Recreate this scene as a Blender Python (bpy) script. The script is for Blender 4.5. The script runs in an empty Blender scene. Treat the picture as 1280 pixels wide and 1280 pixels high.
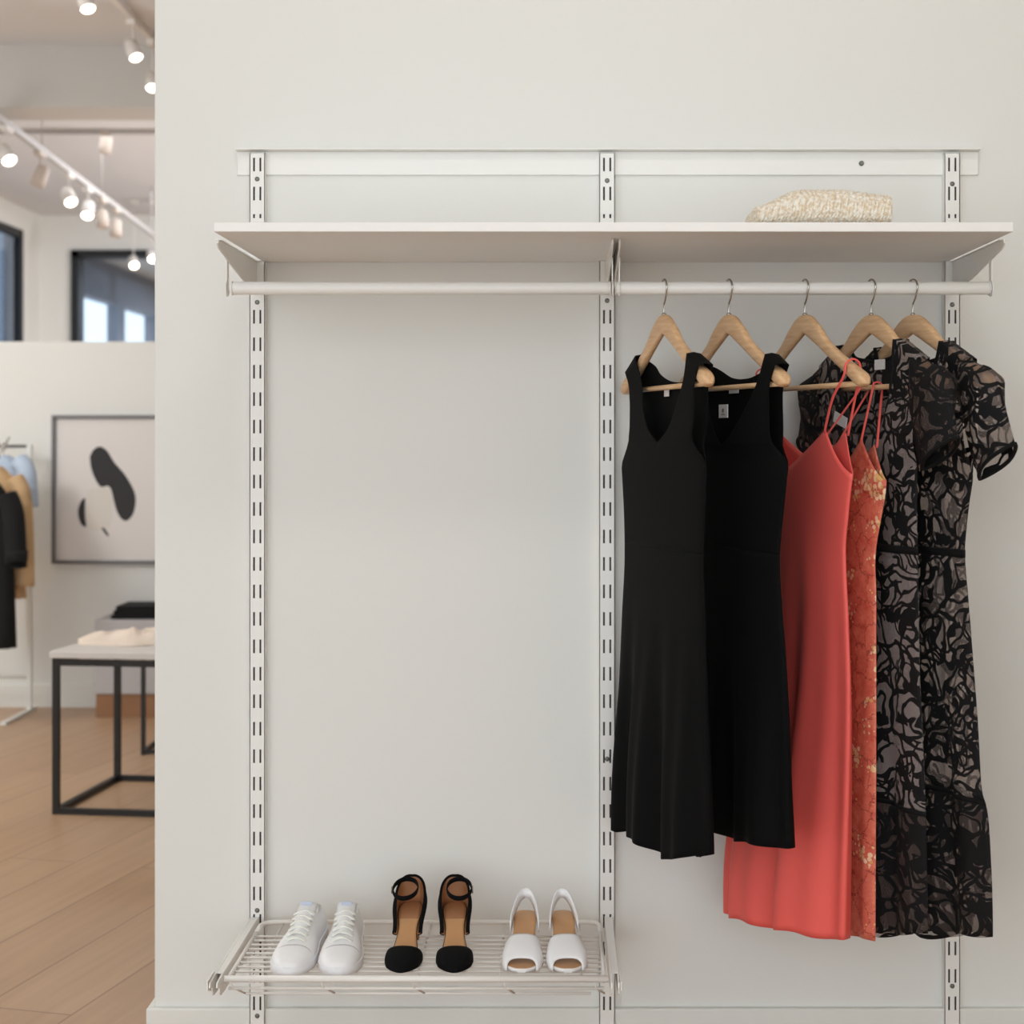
import bpy, bmesh, math, random
from mathutils import Vector, Matrix, noise as mnoise
random.seed(7)
C = bpy.context.scene.collection
PI = math.pi
# ------------------------------------------------------------------ camera measures
# wall plane y = 0, camera 2.7 m in front of it; 1.4 mm per photo pixel on the wall
D, MM, VX, VY, CH = 2.7, 0.0014, 696.0, 550.0, 1.092
def R(y): return 1 + y / D
def PX(px, y): return (px - VX) * MM * R(y)
def PZ(py, y): return CH + (VY - py) * MM * R(y)

# ------------------------------------------------------------------ materials
def lin(c):
    return tuple((v / 12.92 if v <= .04045 else ((v + .055) / 1.055) ** 2.4) for v in c)
def srgb(r, g, b): return lin((r / 255, g / 255, b / 255)) + (1,)
def mat(name, col, rough=.5, metal=0, spec=.5, var=0, vscale=8, bump=0, bscale=60, emit=None, estr=0):
    m = bpy.data.materials.new(name); m.use_nodes = True
    nt = m.node_tree; b = nt.nodes['Principled BSDF']
    c = srgb(*col)
    b.inputs['Base Color'].default_value = c
    b.inputs['Roughness'].default_value = rough
    b.inputs['Metallic'].default_value = metal
    b.inputs['Specular IOR Level'].default_value = spec
    if var or bump:
        tc = nt.nodes.new('ShaderNodeTexCoord')
    if var:
        n = nt.nodes.new('ShaderNodeTexNoise'); n.inputs['Scale'].default_value = vscale; n.inputs['Detail'].default_value = 4
        nt.links.new(tc.outputs['Object'], n.inputs['Vector'])
        mx = nt.nodes.new('ShaderNodeMix'); mx.data_type = 'RGBA'
        mx.inputs[6].default_value = tuple(max(0, v * (1 - var)) for v in c[:3]) + (1,)
        mx.inputs[7].default_value = tuple(min(1, v * (1 + var)) for v in c[:3]) + (1,)
        nt.links.new(n.outputs['Fac'], mx.inputs[0]); nt.links.new(mx.outputs[2], b.inputs['Base Color'])
    if bump:
        n2 = nt.nodes.new('ShaderNodeTexNoise'); n2.inputs['Scale'].default_value = bscale; n2.inputs['Detail'].default_value = 3
        nt.links.new(tc.outputs['Object'], n2.inputs['Vector'])
        bp = nt.nodes.new('ShaderNodeBump'); bp.inputs['Strength'].default_value = bump; bp.inputs['Distance'].default_value = .002
        nt.links.new(n2.outputs['Fac'], bp.inputs['Height']); nt.links.new(bp.outputs['Normal'], b.inputs['Normal'])
    if emit:
        b.inputs['Emission Color'].default_value = srgb(*emit); b.inputs['Emission Strength'].default_value = estr
    return m

M = {}
M['blockwall'] = mat('light_block_tan', (205, 186, 160), .8)  # tan picked so the added wall bounces warmer, dimmer light
M['wall'] = mat('wall_paint', (229, 228, 223), .75, bump=.08, bscale=90)
M['ceil'] = mat('ceiling_paint', (214, 213, 213), .9)
M['trim'] = mat('trim_paint', (229, 228, 222), .5)
M['white'] = mat('white_enamel', (238, 236, 231), .38)
M['board'] = mat('white_laminate', (238, 235, 231), .45, var=.015, vscale=20)
M['wire'] = mat('white_coated_wire', (236, 232, 226), .35)
M['slot'] = mat('slot_shade', (70, 68, 64), .8)  # dark tone painted in for the shade inside the upright slots
M['screw'] = mat('zinc_screw', (120, 118, 112), .4, metal=.7)
M['steel'] = mat('brushed_steel', (190, 186, 180), .25, metal=1)
M['black'] = mat('black_jersey', (9, 9, 10), .9, spec=.15, bump=.15, bscale=400)
M['blackframe'] = mat('black_frame', (22, 24, 26), .5)
M['blackmetal'] = mat('black_metal', (26, 25, 25), .45)
M['suede'] = mat('black_suede', (14, 13, 14), .95, spec=.15, bump=.2, bscale=500)
M['tan'] = mat('tan_leather', (196, 146, 98), .4, var=.12, vscale=25)
M['tan2'] = mat('brown_lining', (160, 108, 70), .55, var=.1, vscale=30)
M['leather'] = mat('white_leather', (240, 239, 239), .45, bump=.06, bscale=200)
M['rubber'] = mat('white_rubber', (236, 235, 238), .55)
M['lace_cord'] = mat('white_cord', (240, 240, 232), .8)
M['lining_blue'] = mat('pale_blue_lining', (196, 204, 222), .8)
M['tag'] = mat('white_tag', (226, 224, 222), .7)
M['tagprint'] = mat('tag_print', (120, 112, 100), .7)
M['cream'] = mat('cream_cloth', (232, 216, 200), .85, var=.1, vscale=12)
M['stone'] = mat('pale_stone_top', (214, 208, 202), .4, var=.05, vscale=5)
M['greybox'] = mat('grey_plinth', (186, 182, 182), .6)
M['oak'] = mat('oak_base', (146, 104, 70), .5, var=.15, vscale=10)
M['camel'] = mat('camel_wool', (214, 178, 134), .9, var=.08)
M['coatblack'] = mat('black_wool', (18, 18, 19), .95)
M['greyshirt'] = mat('grey_shirt', (150, 146, 150), .85)
M['paleblue'] = mat('pale_blue_cloth', (196, 212, 232), .85, var=.06)
M['mat'] = mat('art_paper', (228, 222, 218), .8)
M['ink'] = mat('art_ink', (52, 51, 52), .8, var=.1, vscale=30)
M['inkbeige'] = mat('art_wash', (222, 216, 206), .8)
M['pewter'] = mat('pewter_frame', (112, 110, 112), .4, metal=.3)
M['lampwhite'] = mat('lamp_white', (218, 212, 206), .5)
M['trackgrey'] = mat('track_grey', (172, 167, 164), .5)
M['lampbeige'] = mat('lamp_beige', (190, 176, 164), .5)
M['bulb'] = mat('lamp_lens', (255, 246, 232), .3, emit=(255, 244, 226), estr=9)
M['grout'] = mat('steel_buckle', (160, 150, 130), .3, metal=1)

def wood_mat():
    m = mat('beech_wood', (214, 170, 124), .42)
    nt = m.node_tree; b = nt.nodes['Principled BSDF']
    tc = nt.nodes.new('ShaderNodeTexCoord'); mp = nt.nodes.new('ShaderNodeMapping')
    mp.inputs['Scale'].default_value = (6, 60, 60)
    n = nt.nodes.new('ShaderNodeTexNoise'); n.inputs['Scale'].default_value = 3; n.inputs['Detail'].default_value = 5
    cr = nt.nodes.new('ShaderNodeValToRGB')
    cr.color_ramp.elements[0].position = .3; cr.color_ramp.elements[0].color = srgb(206, 162, 118)
    cr.color_ramp.elements[1].position = .75; cr.color_ramp.elements[1].color = srgb(230, 194, 152)
    nt.links.new(tc.outputs['Object'], mp.inputs['Vector']); nt.links.new(mp.outputs['Vector'], n.inputs['Vector'])
    nt.links.new(n.outputs['Fac'], cr.inputs['Fac']); nt.links.new(cr.outputs['Color'], b.inputs['Base Color'])
    return m
M['beech'] = wood_mat()

def floor_mat():
    m = mat('oak_floor', (190, 150, 120), .38)
    nt = m.node_tree; b = nt.nodes['Principled BSDF']
    tc = nt.nodes.new('ShaderNodeTexCoord'); mp = nt.nodes.new('ShaderNodeMapping')
    mp.inputs['Rotation'].default_value = (0, 0, math.radians(-76))
    br = nt.nodes.new('ShaderNodeTexBrick')
    br.inputs['Scale'].default_value = 1; br.inputs['Brick Width'].default_value = 1.9; br.inputs['Row Height'].default_value = .19
    br.inputs['Mortar Size'].default_value = .0022; br.inputs['Mortar Smooth'].default_value = .3; br.inputs['Bias'].default_value = 0
    br.inputs['Color1'].default_value = srgb(198, 165, 132); br.inputs['Color2'].default_value = srgb(187, 152, 120)
    br.inputs['Mortar'].default_value = srgb(150, 118, 94)
    mp2 = nt.nodes.new('ShaderNodeMapping'); mp2.inputs['Scale'].default_value = (1.2, 22, 1)
    n = nt.nodes.new('ShaderNodeTexNoise'); n.inputs['Scale'].default_value = 1.6; n.inputs['Detail'].default_value = 6
    mx = nt.nodes.new('ShaderNodeMix'); mx.data_type = 'RGBA'; mx.blend_type = 'MULTIPLY'; mx.inputs[0].default_value = .55
    cr = nt.nodes.new('ShaderNodeValToRGB')
    cr.color_ramp.elements[0].position = .3; cr.color_ramp.elements[0].color = (.72, .69, .66, 1)
    cr.color_ramp.elements[1].position = .7; cr.color_ramp.elements[1].color = (1, 1, 1, 1)
    L = nt.links.new
    L(tc.outputs['Object'], mp.inputs['Vector']); L(mp.outputs['Vector'], br.inputs['Vector'])
    L(mp.outputs['Vector'], mp2.inputs['Vector']); L(mp2.outputs['Vector'], n.inputs['Vector'])
    L(n.outputs['Fac'], cr.inputs['Fac']); L(br.outputs['Color'], mx.inputs[6]); L(cr.outputs['Color'], mx.inputs[7])
    L(mx.outputs[2], b.inputs['Base Color'])
    return m
M['floor'] = floor_mat()

def coral_mat():
    m = mat('coral_satin', (238, 96, 88), .55, var=.05, vscale=14, bump=.1, bscale=500)
    return m
M['coral'] = coral_mat()

def floral_mat():
    m = mat('coral_floral_chiffon', (206, 84, 62), .6)
    nt = m.node_tree; b = nt.nodes['Principled BSDF']; L = nt.links.new
    uv = nt.nodes.new('ShaderNodeUVMap')
    nz = nt.nodes.new('ShaderNodeTexNoise'); nz.inputs['Scale'].default_value = 40; nz.inputs['Detail'].default_value = 8; nz.inputs['Roughness'].default_value = .7
    base = nt.nodes.new('ShaderNodeValToRGB')
    base.color_ramp.elements[0].position = .35; base.color_ramp.elements[0].color = srgb(200, 84, 66)
    base.color_ramp.elements[1].position = .7; base.color_ramp.elements[1].color = srgb(234, 138, 110)
    L(uv.outputs['UV'], nz.inputs['Vector']); L(nz.outputs['Fac'], base.inputs['Fac'])
    v = nt.nodes.new('ShaderNodeTexVoronoi'); v.voronoi_dimensions = '2D'; v.inputs['Scale'].default_value = 105
    L(uv.outputs['UV'], v.inputs['Vector'])
    big = nt.nodes.new('ShaderNodeTexNoise'); big.inputs['Scale'].default_value = 19; big.inputs['Detail'].default_value = 1
    L(uv.outputs['UV'], big.inputs['Vector'])
    # dot radius grows where the big noise is high: clusters of blossoms
    mr = nt.nodes.new('ShaderNodeMapRange'); mr.inputs[1].default_value = .50; mr.inputs[2].default_value = .66
    mr.inputs[3].default_value = 0.0; mr.inputs[4].default_value = .58
    L(big.outputs['Fac'], mr.inputs[0])
    lt = nt.nodes.new('ShaderNodeMath'); lt.operation = 'LESS_THAN'
    L(v.outputs['Distance'], lt.inputs[0]); L(mr.outputs[0], lt.inputs[1])
    mx = nt.nodes.new('ShaderNodeMix'); mx.data_type = 'RGBA'
    gold = nt.nodes.new('ShaderNodeMix'); gold.data_type = 'RGBA'
    gold.inputs[6].default_value = srgb(222, 170, 96); gold.inputs[7].default_value = srgb(244, 214, 180)
    sep = nt.nodes.new('ShaderNodeSeparateColor'); L(v.outputs['Color'], sep.inputs[0]); L(sep.outputs[0], gold.inputs[0])
    L(lt.outputs[0], mx.inputs[0]); L(base.outputs['Color'], mx.inputs[6]); L(gold.outputs[2], mx.inputs[7])
    # thin dark twigs
    w = nt.nodes.new('ShaderNodeTexVoronoi'); w.voronoi_dimensions = '2D'; w.feature = 'DISTANCE_TO_EDGE'; w.inputs['Scale'].default_value = 24
    dn = nt.nodes.new('ShaderNodeVectorMath'); dn.operation = 'MULTIPLY_ADD'; dn.inputs[1].default_value = (.05, .05, 0)
    L(nz.outputs['Color'], dn.inputs[0]); L(uv.outputs['UV'], dn.inputs[2]); L(dn.outputs[0], w.inputs['Vector'])
    l2 = nt.nodes.new('ShaderNodeMath'); l2.operation = 'LESS_THAN'; l2.inputs[1].default_value = .016; L(w.outputs['Distance'], l2.inputs[0])
    m2 = nt.nodes.new('ShaderNodeMix'); m2.data_type = 'RGBA'; m2.inputs[7].default_value = srgb(140, 52, 40)
    L(l2.outputs[0], m2.inputs[0]); L(mx.outputs[2], m2.inputs[6]); L(m2.outputs[2], b.inputs['Base Color'])
    return m
M['floral'] = floral_mat()

def lace_mat(name, sheer, seed, solid=0.60, l1=.085, lining=(150, 140, 135), sc=19):
    m = bpy.data.materials.new(name); m.use_nodes = True
    nt = m.node_tree; b = nt.nodes['Principled BSDF']; L = nt.links.new; N = nt.nodes.new
    b.inputs['Base Color'].default_value = srgb(17, 16, 17); b.inputs['Roughness'].default_value = .8
    b.inputs['Specular IOR Level'].default_value = .25
    uv = N('ShaderNodeUVMap'); mp = N('ShaderNodeMapping'); mp.inputs['Location'].default_value = (seed, seed * .7, 0)
    L(uv.outputs['UV'], mp.inputs['Vector'])
    nz = N('ShaderNodeTexNoise'); nz.inputs['Scale'].default_value = 16; nz.inputs['Detail'].default_value = 2; L(mp.outputs['Vector'], nz.inputs['Vector'])
    dn = N('ShaderNodeVectorMath'); dn.operation = 'MULTIPLY_ADD'; dn.inputs[1].default_value = (.075, .075, 0)
    L(nz.outputs['Color'], dn.inputs[0]); L(mp.outputs['Vector'], dn.inputs[2])
    def edge(scale, width, vec):
        v = N('ShaderNodeTexVoronoi'); v.voronoi_dimensions = '2D'; v.feature = 'DISTANCE_TO_EDGE'; v.inputs['Scale'].default_value = scale
        L(vec, v.inputs['Vector'])
        t = N('ShaderNodeMath'); t.operation = 'LESS_THAN'; t.inputs[1].default_value = width; L(v.outputs['Distance'], t.inputs[0])
        return t.outputs[0]
    e1 = edge(sc, l1, dn.outputs[0])
    e2 = edge(38, .10, dn.outputs[0])
    zone = N('ShaderNodeTexNoise'); zone.inputs['Scale'].default_value = 11; zone.inputs['Detail'].default_value = 1; L(mp.outputs['Vector'], zone.inputs['Vector'])
    zt = N('ShaderNodeMath'); zt.operation = 'GREATER_THAN'; zt.inputs[1].default_value = .49; L(zone.outputs['Fac'], zt.inputs[0])
    e2z = N('ShaderNodeMath'); e2z.operation = 'MULTIPLY'; L(e2, e2z.inputs[0]); L(zt.outputs[0], e2z.inputs[1])
    blob = N('ShaderNodeTexNoise'); blob.inputs['Scale'].default_value = 24; blob.inputs['Detail'].default_value = 2; L(dn.outputs[0], blob.inputs['Vector'])
    bt = N('ShaderNodeMath'); bt.operation = 'GREATER_THAN'; bt.inputs[1].default_value = solid; L(blob.outputs['Fac'], bt.inputs[0])
    vf = N('ShaderNodeTexVoronoi'); vf.voronoi_dimensions = '2D'; vf.inputs['Scale'].default_value = 11.5; L(dn.outputs[0], vf.inputs['Vector'])
    def ring(r, wd):
        q = N('ShaderNodeMath'); q.operation = 'COMPARE'; q.inputs[1].default_value = r; q.inputs[2].default_value = wd; L(vf.outputs['Distance'], q.inputs[0]); return q.outputs[0]
    rg = N('ShaderNodeMath'); rg.operation = 'MAXIMUM'; L(ring(.42, .03), rg.inputs[0]); L(ring(.20, .028), rg.inputs[1])
    r3 = N('ShaderNodeMath'); r3.operation = 'MAXIMUM'; L(rg.outputs[0], r3.inputs[0]); L(e1, r3.inputs[1]); e1 = r3.outputs[0]
    a = N('ShaderNodeMath'); a.operation = 'MAXIMUM'; L(e1, a.inputs[0]); L(e2z.outputs[0], a.inputs[1])
    a2 = N('ShaderNodeMath'); a2.operation = 'MAXIMUM'; L(a.outputs[0], a2.inputs[0]); L(bt.outputs[0], a2.inputs[1])
    tr = N('ShaderNodeBsdfTransparent'); tr.inputs['Color'].default_value = (.9, .87, .86, 1)
    df = N('ShaderNodeBsdfDiffuse'); df.inputs['Color'].default_value = srgb(*lining)
    s = N('ShaderNodeMixShader'); s.inputs[0].default_value = sheer
    L(tr.outputs[0], s.inputs[1]); L(df.outputs[0], s.inputs[2])
    f = N('ShaderNodeMixShader'); L(a2.outputs[0], f.inputs[0]); L(s.outputs[0], f.inputs[1]); L(b.outputs[0], f.inputs[2])
    L(f.outputs[0], nt.nodes['Material Output'].inputs['Surface'])
    return m
M['laceA'] = lace_mat('black_corded_lace', .40, 1.3, .60, .06, (166, 156, 152), 17)
M['laceB'] = lace_mat('black_flower_lace', .22, 5.1, .625, .06, (156, 144, 138), 18)
M['lacedense'] = lace_mat('dense_black_lace', .30, 9.4, .56, .09, (104, 93, 89), 24)
M['laceband'] = mat('black_lace_band', (16, 15, 16), .85, spec=.25)

def glass_mat(name, tint, refl=.12):
    m = bpy.data.materials.new(name); m.use_nodes = True
    nt = m.node_tree; nt.nodes.remove(nt.nodes['Principled BSDF'])
    t = nt.nodes.new('ShaderNodeBsdfTransparent'); t.inputs['Color'].default_value = tint
    g = nt.nodes.new('ShaderNodeBsdfGlossy'); g.inputs['Roughness'].default_value = .03
    x = nt.nodes.new('ShaderNodeMixShader'); x.inputs[0].default_value = refl
    nt.links.new(t.outputs[0], x.inputs[1]); nt.links.new(g.outputs[0], x.inputs[2])
    nt.links.new(x.outputs[0], nt.nodes['Material Output'].inputs['Surface'])
    return m
M['glass_dark'] = glass_mat('tinted_glass', (.34, .38, .44, 1), .2)
M['glass'] = glass_mat('clear_glass', (.70, .75, .80, 1), .08)

# ------------------------------------------------------------------ mesh helpers
def box(bm, x0, x1, y0, y1, z0, z1, mi=0, mtx=None):
    vs = [bm.verts.new(Vector((x, y, z))) for x in (x0, x1) for y in (y0, y1) for z in (z0, z1)]
    if mtx is not None:
        for v in vs: v.co = mtx @ v.co
    for q in ((0, 1, 3, 2), (4, 6, 7, 5), (0, 4, 5, 1), (2, 3, 7, 6), (0, 2, 6, 4), (1, 5, 7, 3)):
        f = bm.faces.new([vs[i] for i in q]); f.material_index = mi
def tube(bm, pts, r, n=8, closed=False, mi=0, flat=None, up=Vector((0, 0, 1))):
    """round (or flat: (a,b) radii, b along 'up') tube along points"""
    pts = [Vector(p) for p in pts]; k = len(pts); rings = []
    for i, p in enumerate(pts):
        a = pts[(i - 1) % k] if (closed or i > 0) else pts[i]
        b = pts[(i + 1) % k] if (closed or i < k - 1) else pts[i]
        t = (b - a).normalized()
        u = up if abs(t.dot(up)) < .98 else Vector((1, 0, 0))
        s = t.cross(u).normalized(); w = s.cross(t).normalized()
        rr = r[i] if isinstance(r, (list, tuple)) else r
        ra, rb = (flat if flat else (rr, rr))
        rings.append([bm.verts.new(p + s * (ra * math.cos(2 * PI * j / n)) + w * (rb * math.sin(2 * PI * j / n))) for j in range(n)])
    m = k if closed else k - 1
    for i in range(m):
        A, B = rings[i], rings[(i + 1) % k]
        for j in range(n):
            f = bm.faces.new((A[j], A[(j + 1) % n], B[(j + 1) % n], B[j])); f.smooth = True; f.material_index = mi
    if not closed:
        for rg, rev in ((rings[0], True), (rings[-1], False)):
            f = bm.faces.new(rg[::-1] if rev else rg); f.material_index = mi
def grid_faces(bm, rows, smooth=True, mi=0, flip=False, wrap=False):
    for a, b in zip(rows[:-1], rows[1:]):
        n = len(a)
        for j in range(n if wrap else n - 1):
            q = [a[j], a[(j + 1) % n], b[(j + 1) % n], b[j]]
            if len({id(v) for v in q}) < 4: continue
            try:
                f = bm.faces.new(q[::-1] if flip else q)
            except ValueError: continue
            f.smooth = smooth; f.material_index = mi
def poly_prism(bm, pts, axis, a0, a1, mi=0):
    """outline pts (2D) extruded along axis; pts are the two other coordinates in xyz order"""
    def mk(p, a):
        return Vector((a, p[0], p[1])) if axis == 0 else Vector((p[0], a, p[1])) if axis == 1 else Vector((p[0], p[1], a))
    A = [bm.verts.new(mk(p, a0)) for p in pts]; B = [bm.verts.new(mk(p, a1)) for p in pts]
    n = len(pts)
    for f in (bm.faces.new(A[::-1]), bm.faces.new(B)): f.material_index = mi
    for i in range(n):
        f = bm.faces.new((A[i], A[(i + 1) % n], B[(i + 1) % n], B[i])); f.material_index = mi
def lathe(bm, prof, n=20, mi=0, mtx=None):
    rows = []
    for r_, z_ in prof:
        row = []
        for j in range(n):
            v = Vector((r_ * math.cos(2 * PI * j / n), r_ * math.sin(2 * PI * j / n), z_))
            row.append(bm.verts.new(mtx @ v if mtx is not None else v))
        rows.append(row)
    grid_faces(bm, rows, True, mi, wrap=True)
    for rw, rev in ((rows[0], True), (rows[-1], False)):
        f = bm.faces.new(rw[::-1] if rev else rw); f.material_index = mi
def obj(name, bm, mats, parent=None, loc=None, bevel=0, segs=2, fix=True):
    if fix: bmesh.ops.recalc_face_normals(bm, faces=bm.faces[:])
    me = bpy.data.meshes.new(name); bm.to_mesh(me); bm.free()
    for m in (mats if isinstance(mats, (list, tuple)) else [mats]): me.materials.append(m)
    o = bpy.data.objects.new(name, me); C.objects.link(o)
    if parent: o.parent = parent
    if loc is not None: o.location = loc
    if bevel:
        b = o.modifiers.new('bevel', 'BEVEL'); b.width = bevel; b.segments = segs; b.limit_method = 'ANGLE'; b.angle_limit = math.radians(40)
    return o
def tag(o, label, cat, group=None):
    o['label'] = label; o['category'] = cat
    if group: o['group'] = group
    return o
def thing(name, label, cat, loc=(0, 0, 0), rz=0, group=None):
    o = bpy.data.objects.new(name, None); C.objects.link(o); o.empty_display_size = .05
    o.location = loc; o.rotation_euler = (0, 0, rz)
    return tag(o, label, cat, group)
def struct(name, bm, m, parent=None, bevel=0):
    o = obj(name, bm, m, parent, bevel=bevel)
    if not parent: o['kind'] = 'structure'
    return o
def dup(root, loc, rz, label, group=None):
    r_ = root.copy(); C.objects.link(r_); r_.location = loc; r_.rotation_euler = (0, 0, rz); r_['label'] = label
    if group: r_['group'] = group
    for ch in list(root.children):
        c = ch.copy(); C.objects.link(c); c.parent = r_
        for g in ch.children:
            d_ = g.copy(); C.objects.link(d_); d_.parent = c
    return r_
def interp(tab, x):
    """smooth interpolation in a table of rows sorted by first column"""
    if x <= tab[0][0]: return tab[0][1:]
    if x >= tab[-1][0]: return tab[-1][1:]
    for a, b in zip(tab[:-1], tab[1:]):
        if a[0] <= x <= b[0]:
            t = (x - a[0]) / max(1e-9, b[0] - a[0])
            return tuple(p + (q - p) * t for p, q in zip(a[1:], b[1:]))
def catmull(tab, n=8):
    """resample a table with Catmull-Rom for rounder outlines"""
    out = []
    for i in range(len(tab) - 1):
        p0, p1, p2, p3 = tab[max(0, i - 1)], tab[i], tab[i + 1], tab[min(len(tab) - 1, i + 2)]
        for k in range(n):
            t = k / n
            out.append(tuple(.5 * ((2 * b) + (-a + c) * t + (2 * a - 5 * b + 4 * c - d) * t * t + (-a + 3 * b - 3 * c + d) * t ** 3) for a, b, c, d in zip(p0, p1, p2, p3)))
    out.append(tuple(tab[-1])); return out

# ------------------------------------------------------------------ setting
CEIL = 2.9
WX = PX(193, 0)                      # free end of the front wall
bm = bmesh.new(); box(bm, -4.3, 4.2, -5.0, 20.2, -.1, 0); struct('floor', bm, M['floor'])
bm = bmesh.new(); box(bm, -4.3, 4.2, -5.0, 9.72, CEIL, CEIL + .1); struct('ceiling', bm, M['ceil'])
bm = bmesh.new(); box(bm, WX, 4.0, 0, .16, 0, CEIL); struct('wall_front', bm, M['wall'], bevel=.003)
bm = bmesh.new()
zb = PZ(1258, 0)
box(bm, WX - .012, 4.0, -.012, 0, 0, zb); box(bm, WX - .012, WX, 0, .172, 0, zb)
struct('baseboard_front', bm, M['trim'], bevel=.003)
# low partition far behind
YP = 3.62
bm = bmesh.new(); box(bm, -4.15, 4.0, YP, YP + .15, 0, PZ(427, YP)); struct('wall_back', bm, M['wall'], bevel=.004)
bm = bmesh.new(); box(bm, -4.15, 4.0, YP - .015, YP, 0, .09); struct('baseboard_back', bm, M['trim'])
# beam
M['beam'] = mat('beam_paint', (190, 186, 181), .85)
bm = bmesh.new(); box(bm, -4.15, 4.0, 4.37, 4.66, PZ(134, 4.37), CEIL); struct('trim_1', bm, M['beam'])
# left wall with a tall window opening
YF = 9.72
w0, w1, wz0, wz1 = 6.2, 9.29, .9, 2.72
bm = bmesh.new()
box(bm, -4.3, -4.15, -5, w0, 0, CEIL); box(bm, -4.3, -4.15, w1, YF + .15, 0, CEIL)
box(bm, -4.3, -4.15, w0, w1, 0, wz0); box(bm, -4.3, -4.15, w0, w1, wz1, CEIL)
struct('wall_left', bm, M['wall'])
bm = bmesh.new()
t = .06
box(bm, -4.2, -4.145, w0, w0 + t, wz0, wz1); box(bm, -4.2, -4.145, w1 - t, w1, wz0, wz1)
box(bm, -4.2, -4.145, w0, w1, wz0, wz0 + t); box(bm, -4.2, -4.145, w0, w1, wz1 - t, wz1)
box(bm, -4.2, -4.15, 7.7, 7.75, wz0, wz1)
wn = struct('window_2', bm, M['blackframe'])
bm = bmesh.new(); box(bm, -4.18, -4.172, w0 + .03, w1 - .03, wz0 + .03, wz1 - .03); obj('window_pane', bm, M['glass_dark'], wn)
# far wall with black framed interior opening, and a room beyond
ox0, ox1, oz0, oz1 = PX(90, YF), -2.3, 1.0, PZ(313, YF)
bm = bmesh.new()
box(bm, -4.15, ox0, YF, YF + .15, 0, CEIL); box(bm, ox1, 4.0, YF, YF + .15, 0, CEIL)
box(bm, ox0, ox1, YF, YF + .15, 0, oz0); box(bm, ox0, ox1, YF, YF + .15, oz1, CEIL)
struct('wall_far', bm, M['wall'])
bm = bmesh.new(); t = .06
box(bm, ox0, ox0 + t, YF - .03, YF + .12, oz0, oz1); box(bm, ox1 - t, ox1, YF - .03, YF + .12, oz0, oz1)
box(bm, ox0, ox1, YF - .03, YF + .12, oz1 - t, oz1); box(bm, ox0, ox1, YF - .03, YF + .12, oz0, oz0 + t)
wn = struct('window_1', bm, M['blackframe'])
bm = bmesh.new(); box(bm, ox0, ox1, YF + .05, YF + .058, oz0, oz1); obj('window_pane', bm, M['glass'], wn)
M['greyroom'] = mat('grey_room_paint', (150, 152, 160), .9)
bm = bmesh.new()
xa = PX(98, YF) - .06
box(bm, xa - .12, xa, YF + .15, 20, 0, .7); box(bm, xa - .12, xa, YF + .15, 20, 2.3, 2.65)
yy = YF + .15
while yy < 19.5:
    box(bm, xa - .12, xa, yy, yy + .16, .7, 2.3); yy += 1.25
struct('wall_beyond', bm, M['greyroom'])
bm = bmesh.new(); box(bm, xa, 4.0, 19.9, 20.1, 0, 2.65); struct('wall_rear', bm, M['greyroom'])
bm = bmesh.new(); box(bm, xa - .12, 4.0, YF + .15, 20.1, 2.65, 2.75); struct('ceiling_beyond', bm, M['ceil'])
# right hand side, outside the frame: added light blocker, then the shop's right wall
bm = bmesh.new(); box(bm, 1.9, 2.05, -5, -.002, 0, CEIL); struct('wall_light_block', bm, M['blockwall'])  # unseen wall added to cut light from the right
bm = bmesh.new(); box(bm, 4.0, 4.15, -5, 20.1, 0, CEIL); struct('wall_right', bm, M['wall'])

# ------------------------------------------------------------------ shelving system on the wall
XL, XM, XR = PX(324, 0), PX(758.5, 0), PX(1187, 0)
rail = thing('hang_rail', 'long flat white rail screwed to the wall above the shelf', 'wall rail', (0, 0, 1.555))
bm = bmesh.new(); x0, x1 = PX(297, 0), PX(1222, 0)
box(bm, x0, x1, -.005, 0, 0, .041); box(bm, x0, x1, -.024, 0, .041, .044)
obj('rail_strip', bm, M['white'], rail, bevel=.0008)
bm = bmesh.new(); lathe(bm, [(.0045, 0), (.0045, .002), (.0025, .004)], 12, mtx=Matrix.Translation((PX(1076, 0), -.005, PZ(205, 0) - 1.555)) @ Matrix.Rotation(PI / 2, 4, 'X'))
obj('screw', bm, M['screw'], rail)

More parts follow.
